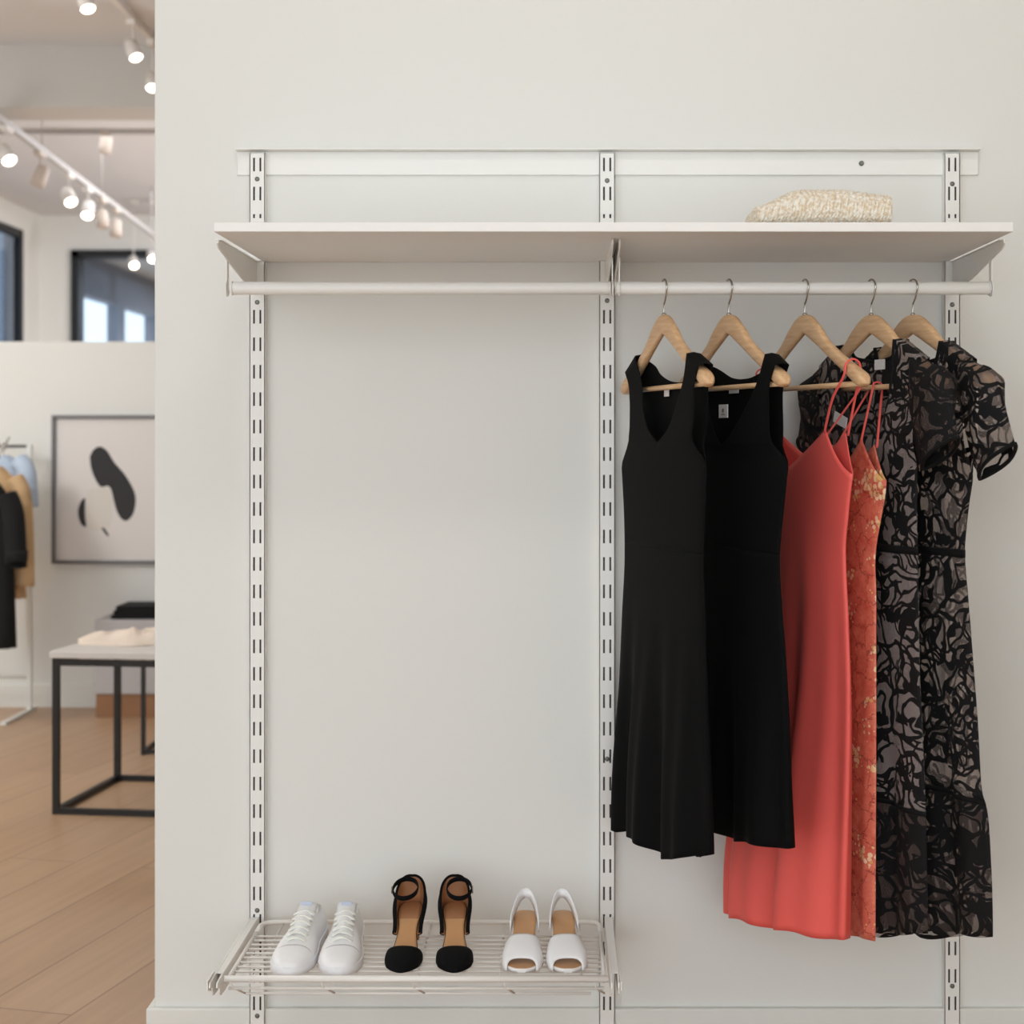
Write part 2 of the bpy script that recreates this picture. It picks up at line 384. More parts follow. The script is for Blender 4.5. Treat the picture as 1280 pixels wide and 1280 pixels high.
def upright(x, slots, holes, label):
    """slotted steel channel; slots = list of (py centre, half length m)"""
    z0, z1 = .03, PZ(193.5, 0)
    root = thing('wall_upright', label, 'shelf upright', (x, 0, z0), 0, 'slotted uprights of the wall shelving')
    bm = bmesh.new(); W = .0133; yf, yb = -.018, -.0005
    xs = [-W, -.0071, -.0039, .0039, .0071, W]
    zs = {z0, z1}; rng = []
    for py, h in slots:
        c = PZ(py, 0); rng.append((c - h, c + h)); zs |= {c - h, c + h}
    zs = sorted(zs)
    V = {}
    def vert(i, j):
        if (i, j) not in V: V[(i, j)] = bm.verts.new((xs[i], yf, zs[j] - z0))
        return V[(i, j)]
    for j in range(len(zs) - 1):
        zc = (zs[j] + zs[j + 1]) / 2; slot = any(a < zc < b for a, b in rng)
        for i in range(5):
            if slot and i in (1, 3): continue
            bm.faces.new((vert(i, j), vert(i + 1, j), vert(i + 1, j + 1), vert(i, j + 1)))
    for s in (-1, 1):
        box(bm, s * W - (.0012 if s > 0 else 0), s * W + (0 if s > 0 else .0012), yf, yb, 0, z1 - z0)
    box(bm, -W, W, yf, yb, -.0006, .0006); box(bm, -W, W, yf, yb, z1 - z0 - .0006, z1 - z0 + .0006)
    box(bm, -.0105, .0105, yf + .004, yf + .0046, .001, z1 - z0 - .001, mi=1)  # dark strip stands in for shade behind the slots
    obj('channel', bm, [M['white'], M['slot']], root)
    for py in holes:
        bm = bmesh.new(); lathe(bm, [(.0042, 0), (.0042, .0008), (.002, .0016)], 10, mtx=Matrix.Translation((0, yf, PZ(py, 0) - z0)) @ Matrix.Rotation(PI / 2, 4, 'X'))
        obj('screw', bm, M['screw'], root)
    return root
H = .0118
main = [(397 + 34.1 * k, H) for k in range(26)]
top = [(208, H), (244, H), (272, .0035)]
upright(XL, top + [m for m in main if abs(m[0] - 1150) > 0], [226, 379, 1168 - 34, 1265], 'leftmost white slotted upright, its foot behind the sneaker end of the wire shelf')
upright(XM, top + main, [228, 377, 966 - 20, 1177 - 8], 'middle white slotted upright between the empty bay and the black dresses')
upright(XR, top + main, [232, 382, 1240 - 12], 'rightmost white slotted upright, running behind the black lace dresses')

# shelf board
zs0, zs1 = 1.4025, 1.4168
bm = bmesh.new(); sx0, sx1 = PX(267, -.4), PX(1267, -.4); box(bm, sx0, sx1, -.4, -.0215, 0, zs1 - zs0)
cuts = [sx0] + [v for x in (XL, XM, XR) for v in (x - .016, x + .016)] + [sx1]
for k in range(0, len(cuts), 2): box(bm, cuts[k], cuts[k + 1], -.0217, -.0035, 0, zs1 - zs0)
tag(obj('shelf_board', bm, M['board'], loc=(0, 0, zs0), bevel=.0012), 'long white shelf board on brackets above the clothes rods', 'shelf')

# brackets with rod holders
def bracket(x, label, plates=(0,), holder=True):
    root = thing('shelf_bracket', label, 'bracket', (x, 0, zs0), 0, 'brackets under the top shelf')
    bm = bmesh.new()
    prof = [(-.0185, -.0005), (-.321, -.0005), (-.325, -.008), (-.314, -.0145), (-.20, -.034), (-.08, -.052), (-.0185, -.056)]
    for p in plates: poly_prism(bm, prof, 0, p - .0014, p + .0014)
    if len(plates) == 1:
        box(bm, -.0055, .0055, -.316, -.02, -.0018, -.0004)
    obj('bracket_arm', bm, M['white'], root, bevel=.0006)
    if holder:
        zr = 1.334 - zs0
        bm = bmesh.new()
        for p in plates:
            s = -1 if x < 0 else 1
            pts = [(-.2465, -.02), (-.2325, -.02), (-.2325, zr - .004)]
            for k in range(0, 11):
                a = -k * PI / 10
                pts.append((-.24 + .0135 * math.cos(a), zr + .0135 * math.sin(a)))
            pts += [(-.2535, zr + .004), (-.2465, zr + .012)]
            poly_prism(bm, pts, 0, p + s * .0015, p + s * .0035)
        obj('rod_holder', bm, M['white'], root, bevel=.0004)
    return root
bracket(XL - .002, 'white tapered bracket under the left end of the top shelf')
bracket(XM + .004, 'white double bracket under the middle of the top shelf', (-.0055, .0055))
bracket(XR + .002, 'white tapered bracket under the right end of the top shelf')

def rod(x0, x1, label):
    root = thing('closet_rod', label, 'clothes rod', (x0, -.24, 1.334), 0, 'clothes rods under the shelf')
    bm = bmesh.new(); tube(bm, [(0, 0, 0), (x1 - x0, 0, 0)], .0105, 24); obj('rod_tube', bm, M['white'], root, bevel=.0008)
    for xx, s in ((0, -1), (x1 - x0, 1)):
        bm = bmesh.new(); tube(bm, [(xx, 0, 0), (xx + s * .0022, 0, 0)], .0113, 24); obj('end_cap', bm, M['white'], root)
rod(PX(291.7, -.24), PX(761.5, -.24), 'empty white rod under the shelf, left of the middle upright')
rod(PX(770.5, -.24), PX(1235.5, -.24), 'white rod under the shelf with the wooden hangers on it')

# ------------------------------------------------------------------ wire shoe shelf and its arms
ZT = .258
def arm(x, label, s):
    root = thing('lower_bracket', label, 'bracket', (x, 0, ZT - .03), 0, 'arms carrying the wire shelf')
    prof = [(-.0185, .036), (-.10, .036), (-.31, .036), (-.342, .034), (-.345, .027), (-.33, .022), (-.327, .012), (-.315, .006), (-.20, .002), (-.06, -.012), (-.0185, -.016)]
    bm = bmesh.new()
    for p in (-.0055, .0055): poly_prism(bm, prof, 0, p - .0013, p + .0013)
    box(bm, -.0062, .0062, -.30, -.02, .0335, .0352)
    obj('arm_plate', bm, M['white'], root, bevel=.0006)
    bm = bmesh.new()
    poly_prism(bm, [(-.346, .038), (-.30, .0385), (-.30, .020), (-.325, .016), (-.346, .024)], 0, s * .0075, s * .010)
    obj('arm_clip', bm, M['white'], root, bevel=.0006)
arm(XL - .004, 'white arm under the left end of the wire shoe shelf', -1)
arm(XM + .002, 'white arm under the right end of the wire shoe shelf, beside the sandals', 1)
sh = thing('wire_shoe_shelf', 'white wire shelf low on the wall with six shoes standing on it', 'shelf', (0, 0, ZT - .036))
xa_, xb_ = XL + .012, XM - .014
def W_(pts): return [(p[0], p[1], p[2] - (ZT - .036)) for p in pts]
bm = bmesh.new(); tube(bm, W_([(xa_ - .004, -.318, ZT + .002), (xb_ + .006, -.318, ZT + .002)]), .0052, 12); obj('front_rail', bm, M['wire'], sh)
bm = bmesh.new()
tube(bm, W_([(xa_, -.09, ZT), (xa_, -.05, ZT), (xa_ + .006, -.036, ZT), (xa_ + .02, -.03, ZT), (xb_ - .02, -.03, ZT), (xb_ - .006, -.036, ZT), (xb_, -.05, ZT), (xb_, -.09, ZT)]), .0040, 10)
obj('back_rail', bm, M['wire'], sh)
for xx in (xa_, xb_):
    bm = bmesh.new(); tube(bm, W_([(xx, -.09, ZT), (xx, -.318, ZT)]), .0032, 10); obj('side_rail', bm, M['wire'], sh)
bm = bmesh.new()
for k in range(10):
    y = -.105 - .0215 * k
    tube(bm, W_([(xa_, y, ZT - .001), (xb_, y, ZT - .001)]), .0019, 6)
for k in range(5):
    x = xa_ + .035 + (xb_ - xa_ - .07) * k / 4
    tube(bm, W_([(x, -.03, ZT - .0045), (x, -.318, ZT - .0045)]), .0019, 6)
obj('wire_grid', bm, M['wire'], sh)
bm = bmesh.new()
tube(bm, W_([(xa_, -.308, ZT - .016), (xb_, -.308, ZT - .016)]), .0026, 8)
tube(bm, W_([(xa_ + .022, -.285, ZT - .032), (xb_ - .02, -.285, ZT - .032)]), .0022, 8)
for k in range(5):
    x = xa_ + .004 + (xb_ - xa_ - .02) * k / 4
    tube(bm, W_([(x, -.318, ZT - .002), (x + .003, -.310, ZT - .014), (x + .017, -.285, ZT - .032)]), .0017, 6)
obj('front_lip', bm, M['wire'], sh)

# ------------------------------------------------------------------ wooden hangers
AT = catmull([(0, .0), (.014, -.0015), (.03, -.0075), (.045, -.017), (.058, -.026), (.075, -.041), (.095, -.053), (.122, -.067), (.16, -.084), (.19, -.097), (.203, -.104), (.2085, -.114)], 4)
AB = [(0, -.030), (.012, -.0345), (.03, -.043), (.06, -.057), (.096, -.075), (.15, -.1005), (.18, -.1155), (.197, -.1225), (.2085, -.117)]
HT = [(0, .0062), (.05, .0064), (.1, .0066), (.15, .0078), (.19, .0105), (.203, .0100), (.2085, .004)]
HOOKZ = 1.334
CROWN = 1.292 - HOOKZ
def make_hanger(label):
    root = thing('wooden_hanger', label, 'hanger', (0, -.24, HOOKZ), 0, 'wooden hangers on the rod')
    bm = bmesh.new(); rows = []
    ss = [0, .006, .014, .022, .03, .038, .046, .054, .062, .07, .08, .09, .105, .12, .135, .15, .165, .18, .19, .198, .204, .2085]
    ss = [-s for s in ss[:0:-1]] + ss
    for s in ss:
        a = abs(s); zt, zb_, ht = interp(AT, a)[0] + CROWN, interp(AB, a)[0] + CROWN, interp(HT, a)[0]
        zc, hz = (zt + zb_) / 2, (zt - zb_) / 2; row = []
        for k in range(16):
            th = 2 * PI * k / 16; c, sn = math.cos(th), math.sin(th)
            y = ht * math.copysign(abs(c) ** .55, c); z = hz * math.copysign(abs(sn) ** .6, sn)
            row.append(bm.verts.new((s, y, zc + z)))
        rows.append(row)
    grid_faces(bm, rows, True, wrap=True)
    bm.faces.new(rows[0]); bm.faces.new(rows[-1][::-1])
    obj('hanger_body', bm, M['beech'], root)
    bm = bmesh.new(); tube(bm, [(-.196, 0, CROWN - .1165), (.196, 0, CROWN - .1165)], .0042, 12); obj('trouser_bar', bm, M['beech'], root)
    bm = bmesh.new(); r = .0132
    pts = [(0, 0, CROWN - .006), (0, 0, CROWN + .014), (.002, 0, CROWN + .019), (.0075, 0, CROWN + .026)]
    for k in range(0, 19):
        a = math.radians(-25 + k * 12.5); pts.append((r * math.cos(a), 0, r * math.sin(a) + .0008))
    tube(bm, catmull(pts, 3), .0015, 8); obj('hook', bm, M['steel'], root)
    bm = bmesh.new(); lathe(bm, [(.004, CROWN - .001), (.004, CROWN + .001), (.0022, CROWN + .003)], 12); obj('collar', bm, M['steel'], root)
    return root
HP = [(PX(830, -.24), .256), (PX(911, -.24), .300), (PX(1006, -.24), .281), (PX(1089, -.24), .33), (PX(1141, -.24), .343)]
def dirs(dx):
    dy = -math.sqrt(1 - dx * dx); return dx, dy
HL = ['wooden hanger nearest the middle upright, holding the black dress with the deep open neck',
      'wooden hanger holding the black dress with the inside paper tag',
      'wooden hanger with the plain coral dress strap looped over its tip',
      'wooden hanger inside the lace dress that hangs beside the floral coral dress',
      'wooden hanger at the far right of the row, inside the outermost lace dress']
h0 = make_hanger(HL[0])
for i, (x, dx) in enumerate(HP):
    a = math.atan2(dirs(dx)[1], dx)
    if i == 0: h0.location = (x, -.24, HOOKZ); h0.rotation_euler = (0, 0, a)
    else: dup(h0, (x, -.24, HOOKZ), a, HL[i])
def armtop(s): return HOOKZ + CROWN + interp(AT, abs(s))[0]

# ------------------------------------------------------------------ dresses
class Frame:
    """vertical plane of one hanger: s along it (towards the camera), o across it (towards the left)"""
    def __init__(f, xc, dx):
        f.x = xc; f.dx, f.dy = dirs(dx); f.nx, f.ny = f.dy, -f.dx; f.rz = math.atan2(f.dy, f.dx)
    def so(f, px, s=None):
        K = (px - VX) * MM
        if s is None:
            return (K * (1 - .24 / D) - f.x) / (f.dx - K * f.dy / D), 0.0
        return s, (K * (1 + (-.24 + s * f.dy) / D) - f.x - s * f.dx) / (f.nx - K * f.ny / D)
    def s_at(f, px, o):
        K = (px - VX) * MM
        return (K * (1 + (-.24 + o * f.ny) / D) - f.x - o * f.nx) / (f.dx - K * f.dy / D)
    def z(f, py, s, o=0): return PZ(py, -.24 + s * f.dy + o * f.ny)
    def edge(f, pts):
        """pts (px, py[, s]) -> table (z, s, o) from the hem up"""
        out = []
        for p in pts:
            s, o = f.so(p[0], p[2] if len(p) > 2 else None)
            if len(p) == 2 and p[1] < 551: s = f.s_at(p[0], .0105)
            out.append((f.z(p[1], s, o), s, o))
        return sorted(out)
def sm(x): x = max(0, min(1, x)); return x * x * (3 - 2 * x)

def garment(fr, far, near, neckF, neckB, zunder, t_of_z, fold, hem=None, N=64, shoulder=True, gap=.0112):
    """far/near: tables (z,s,o) hem->shoulder; neck: dict(s0,z0,left[(z,s)],right[(z,s)]). Returns bmesh in local coordinates (X=s, Y=-o, Z=world z)."""
    bm = bmesh.new(); uvl = bm.loops.layers.uv.new('UVMap')
    far, near = catmull(far, 4), catmull(near, 4)
    far.sort(); near.sort()
    hf, hn = far[0][0], near[0][0]; tf, tn = far[-1][0], near[-1][0]
    tops = {}
    for side, nk in ((1, neckF), (-1, neckB)):
        s0, z0 = nk['s0'], nk['z0']
        L, Rr = catmull([(z0, s0)] + nk['left'], 4), catmull([(z0, s0)] + nk['right'], 4)
        k = N // 2
        eL, eR = interp(far, z0), interp(near, z0)
        r0 = (s0 - eL[0]) / (eR[0] - eL[0])
        us = [r0 * i / k for i in range(k)] + [r0 + (1 - r0) * i / (N - k) for i in range(N - k + 1)]
        def off(u, z, ol, orr, edge=None):
            e = 4 * u * (1 - u)
            body = t_of_z(z) * max(0, e) ** .6 + fold(u, z, side) * min(1, e * 3)
            open_ = sm((z - zunder) / .05)
            o = side * body * (1 - open_) + open_ * side * (gap + .3 * t_of_z(z) * max(0, e) ** .6 * (1 - sm((z - zunder - .08) / .06)))
            return ol + (orr - ol) * u + o + (fold(u, z, 0) * min(1, e * 3) if True else 0)
        NV = 60; rows = []
        for v in range(NV + 1):
            tv = v / NV; row = []
            for u in us:
                zh = hf + (hn - hf) * u + (hem(u) if hem else 0)
                z = zh + (z0 - zh) * tv
                zl = hf + (z0 - hf) * tv; zr = hn + (z0 - hn) * tv
                a, b = interp(far, zl), interp(near, zr)
                s = a[0] + (b[0] - a[0]) * u
                row.append(bm.verts.new((s, -off(u, z, a[1], b[1]), z)))
            rows.append(row)
        grid_faces(bm, rows, True, flip=(side < 0))
        for blk in (0, 1):
            cols = rows[-1][:k + 1] if blk == 0 else rows[-1][k:]
            ucol = us[:k + 1] if blk == 0 else us[k:]
            edge_t = far if blk == 0 else near; inner = L if blk == 0 else Rr
            zo, zi = edge_t[-1][0], inner[-1][0]
            prev = cols; NB = 30
            for v in range(1, NB + 1):
                tv = (v / NB) ** 1.5; row = []
                zE, zI = z0 + (zo - z0) * tv, z0 + (zi - z0) * tv
                e, i_ = interp(edge_t, zE), interp(inner, zI)
                n = len(cols)
                for j in range(n):
                    q = j / (n - 1)
                    sA, sB = (e[0], i_[0]) if blk == 0 else (i_[0], e[0])
                    zA, zB = (zE, zI) if blk == 0 else (zI, zE)
                    s, z = sA + (sB - sA) * q, zA + (zB - zA) * q
                    if shoulder and tv > .55:
                        w = sm((tv - .55) / .45); z = z + (max(armtop(s) + .0035, z) - z) * w if v == NB else z
                    eA, eB = interp(far, z)[0], interp(near, z)[0]
                    ue = max(0, min(1, (s - eA) / (eB - eA)))
                    wq = sm(tv / .12); ue = ucol[j] + (ue - ucol[j]) * wq
                    row.append(bm.verts.new((s, -off(ue, z, 0, 0), z)))
                grid_faces(bm, [prev, row], True, flip=(side < 0)); prev = row
            tops[(side, blk)] = prev
    for blk in (0, 1):
        a, b = tops[(1, blk)], tops[(-1, blk)]
        if len(a) == len(b):
            mid = [bm.verts.new(((p.co.x + q.co.x) / 2, (p.co.y + q.co.y) / 2, max(p.co.z, q.co.z) + .002)) for p, q in zip(a, b)]
            grid_faces(bm, [a, mid, b])
    bmesh.ops.remove_doubles(bm, verts=bm.verts[:], dist=.0004)
    for f in bm.faces:
        sg = 0 if f.calc_center_median().y < 0 else .37
        for l in f.loops: l[uvl].uv = (l.vert.co.x + sg, l.vert.co.z + sg)
    return bm
def slip(fr, far, near, apexF, apexB, ctrF, ctrB, zunder, t_of_z, fold, hem=None, N=64):
    """strappy dress: top edge of each panel is a W: side seam - apex - centre dip - apex - side seam"""
    bm = bmesh.new(); uvl = bm.loops.layers.uv.new('UVMap')
    far, near = catmull(far, 4), catmull(near, 4); far.sort(); near.sort()
    hf, hn, tf, tn = far[0][0], near[0][0], far[-1][0], near[-1][0]
    sL, sR = far[-1][1], near[-1][1]
    for side, ap, ct in ((1, apexF, ctrF), (-1, apexB, ctrB)):
        # ap: ((s,z) far apex, (s,z) near apex); ct: (s,z) centre dip
        topc = [(sL, tf), ap[0], ct, ap[1], (sR, tn)]
        us, tz = [], []
        n4 = N // 4
        for a, b in zip(topc[:-1], topc[1:]):
            for i in range(n4):
                q = i / n4; us.append((a[0] + (b[0] - a[0]) * q - sL) / (sR - sL))
                bend = -.010 * math.sin(PI * q) if (a is topc[0] or b is topc[-1]) else -.003 * math.sin(PI * q)
                tz.append(a[1] + (b[1] - a[1]) * q + bend)
        us.append(1.0); tz.append(tn)
        NV = 70; rows = []
        for v in range(NV + 1):
            tv = v / NV; row = []
            for u, zt in zip(us, tz):
                e = 4 * u * (1 - u)
                zh = hf + (hn - hf) * u + (hem(u) if hem else 0)
                z = zh + (zt - zh) * tv
                zl, zr = hf + (tf - hf) * min(1, (z - hf) / (tf - hf)), hn + (tn - hn) * min(1, max(0, (z - hn) / (tn - hn)))
                a, b = interp(far, zl), interp(near, zr)
                s = a[0] + (b[0] - a[0]) * u
                o = side * t_of_z(z) * max(0, e) ** .6 + fold(u, z, 0) * min(1, e * 3) + side * fold(u, z, side) * min(1, e * 3)
                row.append(bm.verts.new((s, -(a[1] + (b[1] - a[1]) * u + o), z)))
            rows.append(row)
        grid_faces(bm, rows, True, flip=(side < 0))
    bmesh.ops.remove_doubles(bm, verts=bm.verts[:], dist=.0004)
    for f in bm.faces:
        for l in f.loops: l[uvl].uv = (l.vert.co.x, l.vert.co.z)
    return bm
def cloth(name, bm, m, root, zr, th=.0012):
    for v in bm.verts: v.co.z -= zr
    o = obj(name, bm, m, root, fix=False)
    s = o.modifiers.new('cloth_thickness', 'SOLIDIFY'); s.thickness = th; s.offset = 0
    return o
def split(bm, za, zb_):
    b2 = bm.copy()
    dele = [f for f in b2.faces if not (za <= f.calc_center_median().z < zb_)]
    bmesh.ops.delete(b2, geom=dele, context='FACES'); return b2
def cut(bm, z):
    bmesh.ops.bisect_plane(bm, geom=bm.verts[:] + bm.edges[:] + bm.faces[:], plane_co=(0, 0, z), plane_no=(0, 0, 1))
def folds(amps, zt, zh):
    """soft vertical folds opening from zt down to the hem zh"""
    def f(u, z, side):
        if side != 0: return 0
        g = sm((zt - z) / max(.01, zt - zh)); r = 0
        for a, k, p, dft in amps: r += a * math.sin(2 * PI * (k * (u + dft * (zt - z)) + p))
        return g * r
    return f
def tagmesh(name, root, fr, s, o, z, w, h, m, zr, tilt=0):
    bm = bmesh.new(); box(bm, -w / 2, w / 2, -.0006, .0006, -h / 2, h / 2)
    ob = obj(name, bm, m, root, loc=(s, -o, z - zr)); ob.rotation_euler = (0, tilt, 0); return ob

# --- black tank dresses
def tank(fr, far, near, neckF, neckB, label, zw, foldset, group, hemf):
    zr = min(far[0][0], near[0][0])
    root = thing('black_dress', label, 'dress', (fr.x, -.24, zr), fr.rz, group)
    tz = lambda z: .016 + .016 * sm((.95 - z) / .5)
    bm = garment(fr, far, near, neckF, neckB, far_under, tz, foldset, hemf)
    cut(bm, zw)
    cloth('bodice', split(bm, zw, 9), M['black'], root, zr); cloth('skirt', split(bm, -9, zw), M['black'], root, zr)
    bm.free(); return root, zr
f1 = Frame(*HP[0])
far = f1.edge([(774, 1040, -.2), (774, 950, -.2), (777, 850, -.2), (779, 770, -.2), (782, 700, -.2), (781, 640, -.2), (779, 600, -.205), (779, 577, -.205), (786, 548), (788, 520), (787, 485), (782, 466)])
near = f1.edge([(886, 1068), (885, 980), (883, 900), (881, 780), (879, 700), (881, 640), (882.5, 600), (882, 577), (873, 553), (868, 520), (868, 483), (874, 456)])
far_under = f1.z(577, -.205)
def neck_of(fr, pts0, left, right, of=.0115):
    s0 = fr.s_at(pts0[0], of); z0 = fr.z(pts0[1], s0)
    def cv(ls):
        o = []
        for px, py in ls:
            s = fr.s_at(px, of); o.append((fr.z(py, s), s))
        return o
    return dict(s0=s0, z0=z0, left=cv(left), right=cv(right))
nF = neck_of(f1, (825, 553), [(814, 538), (807, 512), (803.5, 485), (799, 466), (794, 451)], [(837, 539), (847, 512), (852.5, 485), (856, 462), (858, 442)])
nB = neck_of(f1, (831, 478), [(820, 476), (809, 468), (803, 458), (799, 451)], [(841, 476), (850, 468), (855, 455), (858, 442)])
nB['left'][-1] = nF['left'][-1]; nB['right'][-1] = nF['right'][-1]
zw1 = f1.z(683, 0)
hem1 = lambda u: .003 * math.sin(2 * PI * (2.6 * u + .1)) * min(1, 8 * u * (1 - u)) - .016 * sm((u - .45) / .3) * (1 - sm((u - .8) / .2)) + .012 * sm(u / .2) * (1 - sm((u - .2) / .3))
g1, zr1 = tank(f1, far, near, nF, nB, 'sleeveless black dress with an open deep neck, closest to the middle upright', zw1,
               folds([(.012, 2.6, .1, 0), (.006, 5.3, .4, .05)], .85, .45), 'black sleeveless dresses', hem1)
tagmesh('neck_label', g1, f1, -.012, -.0085, f1.z(489, 0), .022, .016, M['tag'], zr1)
f2 = Frame(*HP[1])
far = f2.edge([(868, 1030, -.2), (868, 900, -.2), (866, 780, -.2), (867, 700, -.195), (866, 640, -.2), (864, 600, -.2), (864, 577, -.2), (866, 548), (866, 520), (864, 485), (859, 468)])
near = f2.edge([(987, 1061), (985, 1000), (984, 900), (981, 820), (976, 750), (974, 695), (979, 640), (983, 600), (984.5, 577), (972, 555), (962, 523), (962, 483), (969.5, 456)])
far_under = f2.z(577, -.2)
nF = neck_of(f2, (905, 556), [(896, 540), (888, 512), (880, 485), (868, 457)], [(918, 541), (934, 512), (946, 480), (956, 443)])
nB = neck_of(f2, (909, 474), [(898, 472), (886, 464), (877, 459), (870, 455)], [(922, 472), (937, 464), (948, 455), (956, 443)])
nB['left'][-1] = nF['left'][-1]; nB['right'][-1] = nF['right'][-1]
hem2 = lambda u: .003 * math.sin(2 * PI * (2.2 * u + .5)) * min(1, 8 * u * (1 - u)) + .016 * (1 - sm((u - .25) / .35)) * sm(u / .1)
g2, zr2 = tank(f2, far, near, nF, nB, 'sleeveless black dress with a paper tag inside its neck, next to the plain coral dress', f2.z(683, 0),
               folds([(.011, 2.2, .5, 0), (.006, 4.7, .1, .05)], .85, .45), 'black sleeveless dresses', hem2)
tagmesh('neck_label', g2, f2, .001, -.0083, f2.z(487, 0), .036, .012, M['tag'], zr2)
tg = tagmesh('paper_tag', g2, f2, .012, .0145, f2.z(514, .012), .034, .021, M['tag'], zr2)
bm = bmesh.new(); box(bm, -.006, .005, -.0012, -.0004, -.006, -.0045); box(bm, -.003, .003, -.0012, -.0004, -.002, .004); obj('printed_mark', bm, M['tagprint'], tg)

# --- coral slip
def strap(root, pts, r, m, zr, fr):
    bm = bmesh.new(); tube(bm, catmull([(p[0], -p[1], p[2] - zr) for p in pts], 6), r, 6, flat=(r * .55, r), up=Vector((1, 0, 0))); return obj('strap', bm, m, root)
f3 = Frame(*HP[2])
far = f3.edge([(906, 1140, -.2), (908, 1060, -.2), (925, 950, -.2), (945, 850, -.195), (952, 760, -.185), (953, 690, -.175), (950, 640, -.18), (949, 605, -.185)])
near = f3.edge([(1055, 1175), (1058, 1060), (1061, 950), (1062, 860), (1059.5, 770), (1056.5, 690), (1060, 645), (1063, 615), (1066, 593)])
sA, _ = f3.so(1039.5); zA = f3.z(537, sA); sB, _ = f3.so(1051); zB = f3.z(541, sB)
sC, _ = f3.so(988); zC = f3.z(584, sC)
zr3 = min(far[0][0], near[0][0])
root = thing('slip_dress', 'plain coral red dress with thin straps, between the black dresses and the floral one', 'dress', (f3.x, -.24, zr3), f3.rz)
hem3 = lambda u: .004 * math.sin(2 * PI * (2.4 * u + .55)) * min(1, 8 * u * (1 - u))
bm = slip(f3, far, near, ((-.14, zA + .006), (sA, zA)), ((-.12, zB), (sB, zB)), (-.035, zC), (0, zB - .045), 0,
          lambda z: .014 + .016 * sm((1.0 - z) / .7), folds([(.013, 2.4, .55, 0), (.006, 4.6, .2, .04)], 1.02, .34), hem3)
cloth('dress_body', bm, M['coral'], root, zr3)
zt3 = armtop(.165) + .003; st = .165
strap(root, [(sA, .012, zA - .004), (sA + .03, .014, zA + .045), (st - .006, .0125, zt3 - .022), (st - .001, .0112, zt3 - .004), (st, .004, zt3 + .003), (st + .001, -.004, zt3 + .003), (st, -.0112, zt3 - .004), (st, -.0118, zt3 - .02), (sB + .02, -.013, zB + .05), (sB, -.012, zB - .004)], .0028, M['coral'], zr3, f3)
st = -.165
strap(root, [(-.14, .012, zA), (-.155, .014, zA + .05), (st + .004, .0125, zt3 - .022), (st, .0112, zt3 - .004), (st, .004, zt3 + .003), (st, -.004, zt3 + .003), (st, -.0112, zt3 - .004), (st, -.0118, zt3 - .02), (-.14, -.013, zB + .05), (-.12, -.012, zB - .004)], .0028, M['coral'], zr3, f3)

# --- floral slip, its straps looped over the bar of the fourth hanger
f4 = Frame(*HP[3])
f6 = Frame(.455, .281)
far = f6.edge([(1001, 1150, -.12), (1002, 1000, -.12), (1004, 850, -.12), (1007, 690, -.11), (1007, 640, -.115), (1007, 605, -.12)])
near = f6.edge([(1094, 1178), (1094.5, 1050), (1095, 940), (1095, 800), (1095, 740), (1094, 695), (1100, 655), (1106, 622), (1108, 602)])
sA, _ = f6.so(1083); zA = f6.z(548, sA); sB, _ = f6.so(1089.5); zB = f6.z(556, sB)
zr6 = min(far[0][0], near[0][0])
root = thing('slip_dress', 'coral dress with gold blossom pattern and thin straps, beside the plain coral one', 'dress', (f6.x, -.24, zr6), f6.rz)
bm = slip(f6, far, near, ((-.045, zA + .004), (sA, zA)), ((-.040, zB), (sB, zB)), (.018, zA - .05), (.02, zB - .035), 0,
          lambda z: .008 + .003 * sm((1.0 - z) / .7), folds([(.003, 2.1, .3, 0), (.0015, 5.2, .2, .04)], 1.02, .34), lambda u: .004 * math.sin(9 * u))
cloth('dress_body', bm, M['floral'], root, zr6)
# bar point in the floral dress frame
zbar = HOOKZ + CROWN - .1165
def bar_local(s4):
    wx, wy = f4.x + s4 * f4.dx, -.24 + s4 * f4.dy
    vx, vy = wx - f6.x, wy + .24
    return vx * f6.dx + vy * f6.dy, vx * f6.nx + vy * f6.ny
for s4, (a, za), (b, zb2) in ((.0185, (sA, zA), (sB, zB)), (-.022, (-.045, zA + .004), (-.040, zB))):
    bs, bo = bar_local(s4)
    lp = lambda p, q, t_: tuple(u + (v - u) * t_ for u, v in zip(p, q))
    A0, A1, B0, B1 = (a, .009, za - .004), (bs, bo + .0082, zbar - .003), (bs, bo - .0082, zbar - .003), (b, -.009, zb2 - .004)
    strap(root, [A0, lp(A0, A1, .35), lp(A0, A1, .7), A1, (bs, bo + .0052, zbar + .0068), (bs, bo - .0052, zbar + .0068), B0, lp(B0, B1, .3), lp(B0, B1, .65), B1], .0026, M['coral'], zr6, f6)

